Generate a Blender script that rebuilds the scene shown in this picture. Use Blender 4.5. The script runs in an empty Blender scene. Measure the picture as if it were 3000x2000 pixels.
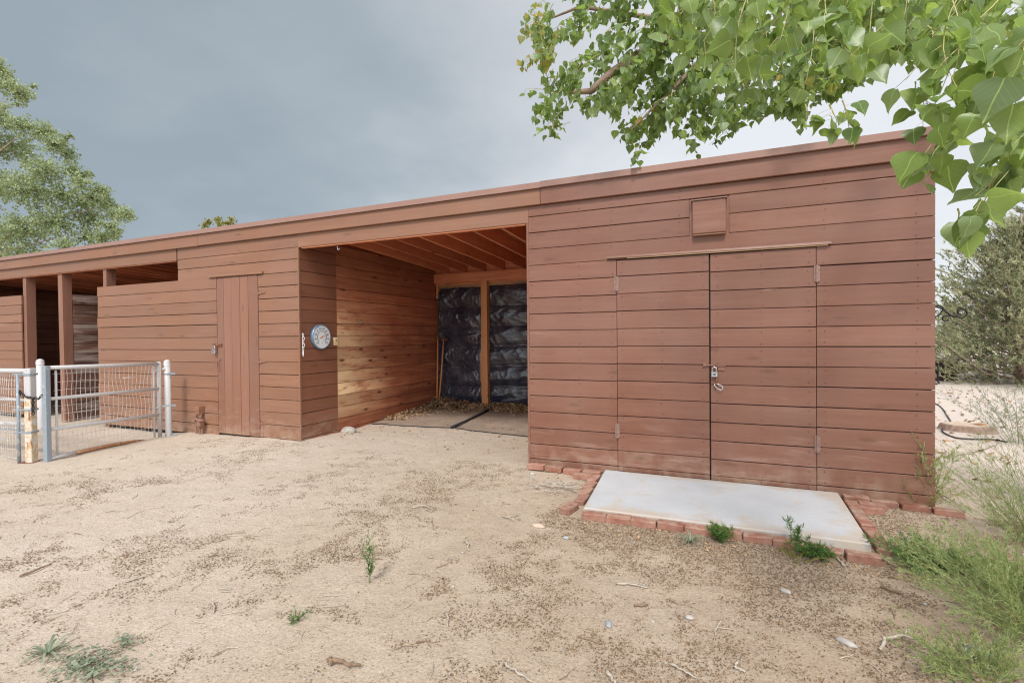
import bpy, math, random
from mathutils import Vector, Matrix, noise
rnd = random.Random(11)
V = Vector
scene = bpy.context.scene
COL = scene.collection

# ------------------------------------------------------------------ camera
F = 1445.59                                    # focal length in pixels of the 3000 px wide photograph
CAM = V((-1.569, -5.005, 1.42))
R = Matrix(((0.9190072604, -0.0043632392, -0.3942164600),
            (0.3941315520, -0.0133496171, 0.9189570760),
            (-0.0092722683, -0.9999013701, -0.0105487048)))   # camera (right, down, forward) -> world

def at(px, py, d):                             # a point seen along a measured direction at a real distance
    return CAM + (R @ V((px - 1500, py - 1000, F))) * (d / F)

def dsp(x, y, d):                              # same, from the 2352 px wide view of the photograph
    return at(x * 1.27551, y * 1.27551, d)

def gp(px, py, z=0.0):                         # the ground point under a measured direction
    r = R @ V((px - 1500, py - 1000, F))
    return CAM + r * ((z - CAM.z) / r.z)

cam = bpy.data.cameras.new('camera')
cam.sensor_width = 36
cam.lens = F / 3000 * 36
cam.clip_start = 0.05
cam.clip_end = 3000
camo = bpy.data.objects.new('camera', cam)
COL.objects.link(camo)
right, down, fwd = R.col[0].copy(), R.col[1].copy(), R.col[2].copy()
m = Matrix((right, -down, -fwd)).transposed()
camo.matrix_world = Matrix.Translation(CAM) @ m.to_4x4()
scene.camera = camo

# ------------------------------------------------------------------ node helper
class NT:
    def __init__(s, name, world=False):
        if world:
            s.m = bpy.data.worlds.new(name)
        else:
            s.m = bpy.data.materials.new(name)
        s.m.use_nodes = True
        s.t = s.m.node_tree
        s.t.nodes.clear()
    def n(s, typ, props=None, **kw):
        nd = s.t.nodes.new(typ)
        for k, v in (props or {}).items():
            setattr(nd, k, v)
        for k, v in kw.items():
            key = int(k[1:]) if k[0] == 'i' and k[1:].isdigit() else k.replace('_', ' ')
            inp = nd.inputs[key]
            if hasattr(v, 'links') or isinstance(v, bpy.types.NodeSocket):
                s.t.links.new(v, inp)
            else:
                inp.default_value = v
        return nd
    def math(s, op, a, b=0.0, c=0.0, clamp=False):
        nd = s.n('ShaderNodeMath', {'operation': op, 'use_clamp': clamp}, i0=a, i1=b, i2=c)
        return nd.outputs[0]
    def mix(s, f, a, b, mode='MIX'):
        nd = s.n('ShaderNodeMix', {'data_type': 'RGBA', 'blend_type': mode})
        for i, v in ((0, f), (6, a), (7, b)):
            if isinstance(v, bpy.types.NodeSocket):
                s.t.links.new(v, nd.inputs[i])
            elif i and len(v) == 3:
                nd.inputs[i].default_value = (*v, 1)
            else:
                nd.inputs[i].default_value = v
        return nd.outputs[2]
    def mapr(s, v, a, b, c=0.0, d=1.0, smooth=False):
        nd = s.n('ShaderNodeMapRange', {'interpolation_type': 'SMOOTHSTEP' if smooth else 'LINEAR'}, i0=v, i1=a, i2=b, i3=c, i4=d)
        return nd.outputs[0]
    def noise(s, vec, scale, detail=3.0, rough=0.55):
        return s.n('ShaderNodeTexNoise', None, Vector=vec, Scale=scale, Detail=detail, Roughness=rough).outputs['Fac']
    def pos(s):
        return s.n('ShaderNodeNewGeometry').outputs['Position']
    def scaled(s, vec, sc, off=None):
        o = s.n('ShaderNodeVectorMath', {'operation': 'MULTIPLY'}, i0=vec, i1=sc).outputs[0]
        if off is not None:
            o = s.n('ShaderNodeVectorMath', {'operation': 'ADD'}, i0=o, i1=off).outputs[0]
        return o
    def attr(s):
        a = s.n('ShaderNodeAttribute', {'attribute_name': 'Col'})
        sp = s.n('ShaderNodeSeparateColor', None, Color=a.outputs['Color'])
        return sp.outputs[0], sp.outputs[1], sp.outputs[2]
    def bump(s, h, strength=0.3, dist=0.01):
        return s.n('ShaderNodeBump', None, Strength=strength, Distance=dist, Height=h).outputs[0]
    def out(s, base, rough=0.6, normal=None, metal=0.0, spec=0.5, coat=0.0):
        b = s.n('ShaderNodeBsdfPrincipled')
        for k, v in (('Base Color', base), ('Roughness', rough), ('Metallic', metal), ('Specular IOR Level', spec), ('Coat Weight', coat)):
            if isinstance(v, bpy.types.NodeSocket):
                s.t.links.new(v, b.inputs[k])
            else:
                b.inputs[k].default_value = (*v, 1) if isinstance(v, tuple) else v
        if normal is not None:
            s.t.links.new(normal, b.inputs['Normal'])
        o = s.n('ShaderNodeOutputMaterial', None, Surface=b.outputs[0])
        s.bsdf, s.outn = b, o
        return s.m

def scale_rgb(s, col, f):
    return s.n('ShaderNodeVectorMath', {'operation': 'SCALE'}, i0=col, i3=f).outputs[0]

def plain(name, col, rough=0.6, metal=0.0, var=0.25, sc=20.0, bump=0.15, spec=0.5):
    s = NT(name)
    p = s.pos()
    n1 = s.noise(p, sc, 4)
    f = s.mapr(n1, 0.25, 0.75, 1 - var, 1 + var)
    c = s.n('ShaderNodeVectorMath', {'operation': 'SCALE'}, i0=col, i3=f).outputs[0]
    return s.out(c, rough, s.bump(n1, bump, 0.004), metal, spec)

def painted(name, base, warm, bleach, vertical=False, gloss=0.48):
    s = NT(name)
    p = s.pos()
    r, g, b = s.attr()
    offv = s.n('ShaderNodeCombineXYZ', None, X=s.math('MULTIPLY', b, 37.0), Y=s.math('MULTIPLY', g, 23.0), Z=s.math('MULTIPLY', b, 51.0)).outputs[0]
    sc = (38, 38, 1.3) if vertical else (1.3, 1.3, 38)
    grain = s.noise(s.scaled(p, sc, offv), 1.0, 6, 0.62)
    sc2 = (9, 9, 0.9) if vertical else (0.9, 0.9, 9)
    streak = s.noise(s.scaled(p, sc2, offv), 1.0, 4, 0.6)
    blot = s.noise(p, 1.1, 4, 0.6)
    fine = s.noise(p, 55.0, 3)
    f = s.mapr(grain, 0.3, 0.7, 0.93, 1.06)
    f = s.math('MULTIPLY', f, s.mapr(streak, 0.25, 0.75, 0.93, 1.06))
    f = s.math('MULTIPLY', f, s.mapr(r, 0, 1, 0.93, 1.07))
    c = s.mix(s.mapr(blot, 0.35, 0.7, 0, 1), base, warm)
    c = s.mix(s.math('MULTIPLY', s.mapr(streak, 0.62, 0.8), 0.45), c, bleach)
    c = s.n('ShaderNodeVectorMath', {'operation': 'SCALE'}, i0=c, i3=f).outputs[0]
    # knots and bruises where the wood shows through the paint
    kv = (16, 16, 4.2) if vertical else (4.2, 4.2, 16)
    vor = s.n('ShaderNodeTexVoronoi', None, Vector=s.scaled(p, kv, offv), Scale=0.55, Randomness=1.0)
    vr = s.n('ShaderNodeSeparateColor', None, Color=vor.outputs['Color']).outputs[0]
    kn = s.math('MULTIPLY', s.mapr(vor.outputs['Distance'], 0.22, 0.06), s.mapr(vr, 0.6, 0.68))
    c = s.mix(s.math('MULTIPLY', kn, 0.5), c, tuple(x * 0.42 for x in base))
    # scuffs: pale thin scratches along the grain
    scf = s.noise(s.scaled(p, (3, 3, 90) if not vertical else (90, 90, 3), offv), 1.0, 2, 0.5)
    scm = s.math('MULTIPLY', s.mapr(scf, 0.735, 0.77), s.mapr(s.noise(p, 2.7, 2), 0.5, 0.62))
    c = s.mix(s.math('MULTIPLY', scm, 0.55), c, (0.52, 0.38, 0.30))
    zlow = s.n('ShaderNodeSeparateXYZ', None, Vector=p).outputs[2]
    rubbed = s.math('MULTIPLY', s.mapr(zlow, 0.75, 0.2), s.mapr(s.noise(s.scaled(p, (2.2, 2.2, 13), offv), 1.0, 4, 0.6), 0.54, 0.66))
    c = s.mix(s.math('MULTIPLY', rubbed, 0.27), c, (0.44, 0.30, 0.255))
    dark = s.mapr(s.noise(s.scaled(p, (3.2, 3.2, 10), offv), 1.0, 3, 0.6), 0.63, 0.74)
    c = s.mix(s.math('MULTIPLY', dark, 0.2), c, (base[0] * 0.62, base[1] * 0.5, base[2] * 0.45))
    # splashed dust above the ground
    z = s.n('ShaderNodeSeparateXYZ', None, Vector=p).outputs[2]
    dust = s.math('MULTIPLY', s.mapr(z, 0.34, 0.02), s.mapr(s.noise(p, 7.0, 4), 0.42, 0.66))
    c = s.mix(s.math('MULTIPLY', dust, 0.45), c, (0.42, 0.31, 0.22))
    h = s.math('ADD', s.math('MULTIPLY', grain, 0.6), s.math('MULTIPLY', fine, 0.35))
    rough = s.mapr(streak, 0.3, 0.7, gloss - 0.07, gloss + 0.1)
    return s.out(c, rough, s.bump(h, 0.28, 0.004))

def rawwood(name, base, dark, pale, vertical=False, along='xy', patch=False, knots=0.8, grey=None):
    s = NT(name)
    p = s.pos()
    r, g, b = s.attr()
    offv = s.n('ShaderNodeCombineXYZ', None, X=s.math('MULTIPLY', b, 31.0), Y=s.math('MULTIPLY', g, 17.0), Z=s.math('MULTIPLY', b, 43.0)).outputs[0]
    sc = (45, 45, 1.6) if vertical else (1.6, 1.6, 45)
    grain = s.noise(s.scaled(p, sc, offv), 1.0, 6, 0.65)
    wob = s.noise(s.scaled(p, (2, 2, 2)), 1.5, 3)
    sc2 = (10, 10, 0.9) if vertical else (0.9, 0.9, 10)
    streak = s.noise(s.scaled(p, sc2, offv), 1.0, 5, 0.62)
    c = s.mix(s.mapr(grain, 0.3, 0.72), base, dark)
    c = s.mix(s.mapr(streak, 0.48, 0.72), c, pale)
    c = s.mix(s.math('MULTIPLY', s.mapr(wob, 0.45, 0.7), 0.5), c, dark)
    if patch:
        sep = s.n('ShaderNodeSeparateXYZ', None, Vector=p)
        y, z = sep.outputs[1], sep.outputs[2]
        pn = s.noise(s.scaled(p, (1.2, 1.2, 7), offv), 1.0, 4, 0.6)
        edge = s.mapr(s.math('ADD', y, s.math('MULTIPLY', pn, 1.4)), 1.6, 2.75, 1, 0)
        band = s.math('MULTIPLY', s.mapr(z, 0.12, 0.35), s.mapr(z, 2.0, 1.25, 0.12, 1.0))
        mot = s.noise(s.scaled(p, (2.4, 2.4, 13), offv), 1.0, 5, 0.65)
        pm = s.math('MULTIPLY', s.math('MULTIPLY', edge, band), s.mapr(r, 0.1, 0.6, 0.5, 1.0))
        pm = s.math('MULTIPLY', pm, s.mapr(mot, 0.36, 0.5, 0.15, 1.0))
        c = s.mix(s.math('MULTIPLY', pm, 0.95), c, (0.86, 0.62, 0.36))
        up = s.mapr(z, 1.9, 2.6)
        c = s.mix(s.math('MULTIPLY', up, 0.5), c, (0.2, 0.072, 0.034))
    f = s.mapr(r, 0, 1, 0.78, 1.2)
    c = s.n('ShaderNodeVectorMath', {'operation': 'SCALE'}, i0=c, i3=f).outputs[0]
    kv = (14, 14, 5) if vertical else (5, 5, 14)
    vor = s.n('ShaderNodeTexVoronoi', None, Vector=s.scaled(p, kv, offv), Scale=0.6, Randomness=1.0)
    vr = s.n('ShaderNodeSeparateColor', None, Color=vor.outputs['Color']).outputs[0]
    kn = s.math('MULTIPLY', s.mapr(vor.outputs['Distance'], 0.24, 0.09), s.mapr(vr, knots - 0.06, knots))
    c = s.mix(kn, c, tuple(x * 0.38 for x in dark))
    if grey:
        gm = s.math('MULTIPLY', s.mapr(streak, 0.46, 0.6), 0.8)
        c = s.mix(gm, c, grey)
    h = s.math('ADD', grain, s.math('MULTIPLY', s.noise(p, 60, 3), 0.4))
    return s.out(c, 0.62, s.bump(h, 0.35, 0.005))

M = {}
M['paint'] = painted('barn_paint', (0.220, 0.106, 0.074), (0.193, 0.078, 0.048), (0.28, 0.156, 0.120), gloss=0.35)
M['paint_warm'] = painted('barn_paint_sunfaded', (0.242, 0.122, 0.077), (0.245, 0.112, 0.060), (0.35, 0.19, 0.128))
M['paint_vert'] = painted('barn_paint_vertical', (0.240, 0.118, 0.080), (0.240, 0.108, 0.064), (0.33, 0.185, 0.13), vertical=True)
M['paint_side'] = painted('barn_paint_fresh', (0.235, 0.100, 0.060), (0.22, 0.088, 0.050), (0.29, 0.15, 0.10))
M['paint_post'] = painted('post_paint', (0.25, 0.118, 0.078), (0.22, 0.098, 0.064), (0.38, 0.22, 0.16), vertical=True)
M['hingepaint'] = plain('worn_hinge_paint', (0.27, 0.165, 0.135), 0.45, 0.2, 0.4, 60)
M['roofedge'] = plain('painted_metal_roof_edge', (0.29, 0.165, 0.13), 0.34, 0.0, 0.08, 3.0, 0.05)
M['back'] = plain('gap_shade_backing', (0.022, 0.012, 0.009), 0.9)  # backing behind the boards; the shade of the gaps is put into its colour
M['nail'] = plain('rusted_nail', (0.09, 0.04, 0.028), 0.6, 0.3)
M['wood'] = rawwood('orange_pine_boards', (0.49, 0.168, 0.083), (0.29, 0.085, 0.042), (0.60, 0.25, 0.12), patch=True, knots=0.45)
M['rafter'] = rawwood('orange_rafter_timber', (0.68, 0.265, 0.135), (0.54, 0.185, 0.09), (0.74, 0.33, 0.18), knots=0.85)
M['deck'] = rawwood('roof_deck_boards', (0.56, 0.21, 0.115), (0.44, 0.15, 0.08), (0.62, 0.27, 0.15), knots=0.9)
M['post'] = rawwood('orange_stud_timber', (0.62, 0.29, 0.12), (0.50, 0.21, 0.085), (0.68, 0.36, 0.17), vertical=True, knots=0.85)
M['weather'] = rawwood('weathered_grey_boards', (0.20, 0.105, 0.075), (0.115, 0.052, 0.036), (0.27, 0.16, 0.12), knots=0.8, grey=(0.42, 0.34, 0.29))
M['stall'] = rawwood('dark_stall_boards', (0.22, 0.085, 0.052), (0.13, 0.048, 0.03), (0.27, 0.11, 0.07), knots=0.85)
M['edgewood'] = rawwood('chewed_yellow_wood_edge', (0.40, 0.25, 0.12), (0.2, 0.10, 0.05), (0.5, 0.34, 0.18))
M['steel'] = plain('galvanised_steel', (0.55, 0.56, 0.57), 0.35, 0.9, 0.15, 60)
M['rust'] = plain('rusty_iron', (0.20, 0.085, 0.04), 0.75, 0.2, 0.5, 40)
M['iron'] = plain('black_wrought_iron', (0.02, 0.02, 0.024), 0.5, 0.5)
M['ivory'] = plain('ivory_plastic', (0.72, 0.62, 0.36), 0.4, 0, 0.05, 20, 0.02)
M['whiteplastic'] = plain('white_plastic', (0.75, 0.74, 0.72), 0.4, 0, 0.08, 30, 0.03)
M['rubber'] = plain('black_rubber', (0.025, 0.026, 0.03), 0.7)
M['brass'] = plain('lock_label_metal', (0.13, 0.15, 0.2), 0.45, 0.6)
M['dial'] = plain('dial_face', (0.74, 0.78, 0.80), 0.35, 0, 0.05, 12, 0.01)
M['bezel'] = plain('blue_grey_dial_rim', (0.14, 0.22, 0.32), 0.35, 0.3, 0.1)
M['ink'] = plain('dial_ink', (0.03, 0.035, 0.05), 0.6, 0, 0.05)
M['orange'] = plain('orange_pointer', (0.55, 0.16, 0.05), 0.5, 0, 0.05)
M['bark'] = plain('pale_bark', (0.30, 0.21, 0.16), 0.9, 0, 0.4, 14, 0.7)
M['twig'] = plain('young_twig', (0.42, 0.39, 0.17), 0.7, 0, 0.2, 30)
M['greytwig'] = plain('dry_grey_twig', (0.42, 0.36, 0.295), 0.85, 0, 0.3, 40)
M['browntwig'] = plain('dry_brown_twig', (0.22, 0.14, 0.09), 0.85, 0, 0.4, 40)
M['stonew'] = plain('pale_stone', (0.40, 0.37, 0.34), 0.8, 0, 0.2, 18, 0.4)
M['stoneg'] = plain('blue_grey_stone', (0.30, 0.32, 0.33), 0.75, 0, 0.2, 18, 0.3)
M['darkwall'] = plain('dark_garden_wall', (0.06, 0.035, 0.028), 0.9, 0, 0.5, 9, 0.6)
M['cap'] = plain('pale_wall_cap', (0.55, 0.47, 0.42), 0.85, 0, 0.2, 9)
M['stump'] = plain('cut_stump', (0.55, 0.42, 0.32), 0.9, 0, 0.2, 20, 0.5)
M['ochre'] = plain('ochre_rock', (0.40, 0.19, 0.085), 0.9, 0, 0.4, 18, 0.6)

def mk_brick():
    s = NT('red_clay_brick'); p = s.pos(); r, g, b = s.attr()
    n1 = s.noise(p, 30, 5); n2 = s.noise(p, 5, 3)
    c = s.mix(r, (0.25, 0.092, 0.056), (0.31, 0.140, 0.100))
    c = s.mix(s.mapr(n2, 0.45, 0.75), c, (0.36, 0.18, 0.13))
    c = scale_rgb(s, c, s.mapr(n1, 0.25, 0.75, 0.72, 1.22))
    c = scale_rgb(s, c, s.mapr(g, 0, 1, 0.78, 1.15))
    up = s.n('ShaderNodeSeparateXYZ', None, Vector=s.n('ShaderNodeNewGeometry').outputs['Normal']).outputs[2]
    c = s.mix(s.math('MULTIPLY', s.mapr(s.noise(p, 13, 4), 0.4, 0.66), s.mapr(up, 0.3, 0.9, 0.25, 0.7)), c, (0.42, 0.31, 0.23))
    return s.out(c, 0.85, s.bump(n1, 0.5, 0.004))
M['brick'] = mk_brick()

def mk_concrete():
    s = NT('poured_concrete'); p = s.pos()
    n1 = s.noise(p, 2.2, 5); n2 = s.noise(p, 90, 4); n3 = s.noise(s.scaled(p, (2, 30, 2)), 2, 3)
    c = s.mix(s.mapr(n1, 0.3, 0.7), (0.44, 0.445, 0.46), (0.515, 0.52, 0.535))
    c = scale_rgb(s, c, s.mapr(n2, 0.3, 0.7, 0.92, 1.07))
    c = scale_rgb(s, c, s.mapr(n3, 0.3, 0.7, 0.97, 1.03))
    vor = s.n('ShaderNodeTexVoronoi', None, Vector=p, Scale=5.0)
    vr = s.n('ShaderNodeSeparateColor', None, Color=vor.outputs['Color']).outputs[0]
    spot = s.math('MULTIPLY', s.mapr(vor.outputs['Distance'], 0.07, 0.04), s.mapr(vr, 0.6, 0.65))
    c = s.mix(s.math('MULTIPLY', spot, 0.6), c, (0.25, 0.17, 0.11))
    sep = s.n('ShaderNodeSeparateXYZ', None, Vector=p)
    ed = s.math('MAXIMUM', s.mapr(sep.outputs[1], -0.98, -1.2), s.math('MAXIMUM', s.mapr(sep.outputs[1], -0.17, -0.03), s.mapr(sep.outputs[0], -0.9, -0.68)))
    sand = s.math('MULTIPLY', s.mapr(s.math('ADD', s.noise(p, 6, 5, 0.65), s.math('MULTIPLY', ed, 0.26)), 0.55, 0.75), 0.7)
    c = s.mix(sand, c, (0.47, 0.37, 0.28))
    stain = s.mapr(s.noise(p, 1.4, 3), 0.58, 0.72)
    c = s.mix(s.math('MULTIPLY', stain, 0.3), c, (0.34, 0.325, 0.31))
    return s.out(c, 0.85, s.bump(n2, 0.25, 0.003))
M['concrete'] = mk_concrete()

def mk_ground():
    s = NT('sandy_yard_soil'); p = s.pos()
    n0 = s.noise(p, 0.35, 4, 0.6); n1 = s.noise(p, 1.7, 5, 0.62); n2 = s.noise(p, 9, 6, 0.7); n3 = s.noise(p, 70, 4, 0.7); n4 = s.noise(p, 230, 3, 0.6)
    c = s.mix(s.mapr(n1, 0.32, 0.68), (0.487, 0.396, 0.300), (0.435, 0.338, 0.248))
    c = s.mix(s.math('MULTIPLY', s.mapr(n0, 0.4, 0.65), 0.55), c, (0.555, 0.462, 0.375))
    c = s.mix(s.math('MULTIPLY', s.mapr(n2, 0.5, 0.72), 0.4), c, (0.34, 0.235, 0.155))
    sep = s.n('ShaderNodeSeparateXYZ', None, Vector=p)
    pale = s.math('MULTIPLY', s.mapr(sep.outputs[0], 0.05, 0.9), s.mapr(sep.outputs[1], -0.6, 0.6))  # brighter light past the barn end, painted into the soil colour
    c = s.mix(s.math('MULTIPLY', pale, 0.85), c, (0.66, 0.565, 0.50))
    c = s.mix(s.math('MULTIPLY', s.math('MULTIPLY', s.mapr(sep.outputs[0], -4.5, -1.0), s.mapr(sep.outputs[1], 0.2, -0.8)), s.mapr(n1, 0.3, 0.6, 0.35, 0.8)), c, (0.355, 0.262, 0.19))
    left = s.math('MULTIPLY', s.mapr(sep.outputs[0], -2.5, -5.5), s.mapr(n0, 0.3, 0.6, 0.5, 1.0))
    c = s.mix(s.math('MULTIPLY', left, 0.6), c, (0.575, 0.492, 0.41))
    f = s.math('MULTIPLY', s.mapr(n3, 0.25, 0.75, 0.72, 1.22), s.mapr(n4, 0.3, 0.7, 0.85, 1.12))
    c = scale_rgb(s, c, f)
    # little dark crumbs of bark, seed hulls and grit pressed in the sand
    vor = s.n('ShaderNodeTexVoronoi', None, Vector=s.scaled(p, (1, 1, 0.2)), Scale=75.0)
    vr = s.n('ShaderNodeSeparateColor', None, Color=vor.outputs['Color'])
    dens = s.mapr(n2, 0.44, 0.62, 0.93, 0.55)
    cr = s.math('MULTIPLY', s.mapr(vor.outputs['Distance'], 0.42, 0.3), s.math('GREATER_THAN', vr.outputs[0], dens))
    c = s.mix(s.math('MULTIPLY', cr, 0.42), c, s.mix(vr.outputs[1], (0.12, 0.07, 0.04), (0.36, 0.25, 0.16)))
    h = s.math('ADD', s.math('MULTIPLY', n3, 0.6), s.math('ADD', s.math('MULTIPLY', n2, 1.6), s.math('MULTIPLY', cr, 0.3)))
    return s.out(c, 0.95, s.bump(h, 0.7, 0.012), 0, 0.2)
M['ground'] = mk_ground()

def mk_mat():
    s = NT('dusty_rubber_mat'); p = s.pos()
    n1 = s.noise(p, 3, 5); n2 = s.noise(p, 60, 4)
    c = s.mix(s.mapr(n1, 0.35, 0.7), (0.36, 0.27, 0.20), (0.27, 0.205, 0.165))
    c = scale_rgb(s, c, s.mapr(n2, 0.3, 0.7, 0.8, 1.15))
    return s.out(c, 0.9, s.bump(n2, 0.4, 0.004))
M['mat'] = mk_mat()

def mk_plastic():
    s = NT('black_plastic_sheeting'); p = s.pos()
    n1 = s.noise(s.scaled(p, (1.0, 1.0, 1.6)), 4, 3, 0.5); n2 = s.noise(p, 22, 3, 0.5)
    dusty = s.mapr(s.noise(p, 2.6, 4), 0.4, 0.72)
    c = s.mix(s.math('MULTIPLY', dusty, 0.55), (0.020, 0.026, 0.048), (0.125, 0.125, 0.135))
    h = s.math('ADD', s.math('MULTIPLY', n1, 2.0), s.math('MULTIPLY', n2, 0.35))
    return s.out(c, s.mapr(dusty, 0, 1, 0.2, 0.34), s.bump(h, 0.25, 0.03), 0, 0.9)
M['plastic'] = mk_plastic()

def mk_chip(name, base, metalcol, amt, rustamt):
    s = NT(name); p = s.pos()
    n1 = s.noise(p, 22, 5, 0.65); n2 = s.noise(s.scaled(p, (2.2, 2.2, 0.45)), 9, 5, 0.7); n3 = s.noise(p, 70, 3)
    c = scale_rgb(s, s.mix(0.0, base, base), s.mapr(n3, 0.3, 0.7, 0.9, 1.05))
    c = s.mix(s.mapr(n1, amt, amt + 0.04), c, metalcol)
    c = s.mix(s.mapr(n2, rustamt, rustamt + 0.06), c, s.mix(n1, (0.36, 0.15, 0.05), (0.16, 0.06, 0.03)))
    return s.out(c, 0.5, s.bump(n1, 0.2, 0.003))
M['gatewhite'] = mk_chip('chipped_white_gate_paint', (0.50, 0.485, 0.48), (0.36, 0.42, 0.50), 0.63, 0.74)
M['gateblue'] = mk_chip('bare_galvanised_gate_steel', (0.25, 0.295, 0.335), (0.45, 0.47, 0.48), 0.62, 0.8)
M['gaterust'] = mk_chip('rusting_white_post_paint', (0.60, 0.53, 0.45), (0.50, 0.36, 0.20), 0.5, 0.55)
M['pipewood'] = mk_chip('rust_brown_pipe', (0.34, 0.17, 0.085), (0.45, 0.24, 0.12), 0.55, 0.55)
M['wire'] = plain('galvanised_wire', (0.60, 0.57, 0.55), 0.45, 0.4, 0.3, 30)
M['wiredark'] = plain('tarnished_wire', (0.16, 0.15, 0.15), 0.5, 0.5, 0.3, 30)

def mk_leaf(name, dark, light, yellow, trans=0.4, veins=True, rough=0.42, spec=0.5, ylo=0.9):
    s = NT(name); r, g, b = s.attr()
    c = s.mix(r, dark, light)
    c = s.mix(s.mapr(g, ylo, ylo + 0.07), c, yellow)
    if veins:
        c = s.mix(s.math('MULTIPLY', s.mapr(b, 0.55, 0.85), 0.6), c, (0.22, 0.30, 0.17))  # pale bluish sheen of some leaves, painted in as grey-green
    nrm = None
    if veins:
        uv = s.n('ShaderNodeUVMap').outputs[0]
        sp = s.n('ShaderNodeSeparateXYZ', None, Vector=uv)
        u = s.math('ABSOLUTE', s.math('SUBTRACT', sp.outputs[0], 0.5)); v = sp.outputs[1]
        mid = s.mapr(u, 0.02, 0.007)
        w = s.math('FRACT', s.math('MULTIPLY', s.math('SUBTRACT', v, s.math('MULTIPLY', u, 1.05)), 5.5))
        sv = s.math('MULTIPLY', s.mapr(s.math('ABSOLUTE', s.math('SUBTRACT', w, 0.5)), 0.06, 0.02), 0.22)
        vein = s.math('MAXIMUM', mid, sv)
        c = s.mix(s.math('MULTIPLY', vein, 0.6), c, tuple(min(1, x * 2.0 + 0.06) for x in light))
        nrm = s.bump(s.math('SUBTRACT', 1.0, vein), 0.12, 0.003)
    s.out(c, rough, nrm, 0, spec)
    tr = s.n('ShaderNodeBsdfTranslucent', None, Color=s.mix(0.5, scale_rgb(s, c, 1.25), scale_rgb(s, (light[0] * 1.3, light[1] * 1.25, light[2] * 0.6), 1.0)))
    mx = s.n('ShaderNodeMixShader', None, Fac=trans, i1=s.bsdf.outputs[0], i2=tr.outputs[0])
    s.t.links.new(mx.outputs[0], s.outn.inputs[0])
    return s.m
M['leaf'] = mk_leaf('cottonwood_leaf', (0.085, 0.150, 0.042), (0.275, 0.390, 0.100), (0.42, 0.31, 0.06), 0.5, True, 0.36, 0.6)
M['elm'] = mk_leaf('dusty_elm_leaf', (0.165, 0.215, 0.105), (0.40, 0.465, 0.25), (0.3, 0.3, 0.12), 0.25, False, 0.55)
M['yellowleaf'] = mk_leaf('yellowing_leaf', (0.20, 0.20, 0.05), (0.36, 0.33, 0.09), (0.4, 0.35, 0.1), 0.3, False)
M['needle'] = mk_leaf('pinyon_needles', (0.165, 0.185, 0.105), (0.44, 0.445, 0.26), (0.25, 0.2, 0.1), 0.15, False, 0.6)
M['broom'] = mk_leaf('broom_stems', (0.20, 0.27, 0.095), (0.38, 0.46, 0.19), (0.42, 0.35, 0.16), 0.3, False, 0.6, 0.5, 0.74)
M['weed'] = mk_leaf('weed_green', (0.07, 0.14, 0.035), (0.14, 0.25, 0.06), (0.3, 0.26, 0.08), 0.3, False, 0.5)
M['greyweed'] = mk_leaf('grey_green_weed', (0.17, 0.205, 0.135), (0.29, 0.33, 0.225), (0.25, 0.26, 0.15), 0.2, False, 0.6)
def mk_tint(name, a, b2, rough=0.9):
    s = NT(name); r, g, b = s.attr()
    return s.out(scale_rgb(s, s.mix(g, a, b2), s.mapr(r, 0, 1, 0.6, 1.3)), rough, None, 0, 0.2)
M['chip'] = mk_tint('bark_crumbs', (0.145, 0.09, 0.052), (0.39, 0.27, 0.165))
M['dryleaf'] = mk_tint('dry_leaf_litter', (0.26, 0.155, 0.085), (0.50, 0.34, 0.20))

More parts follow.
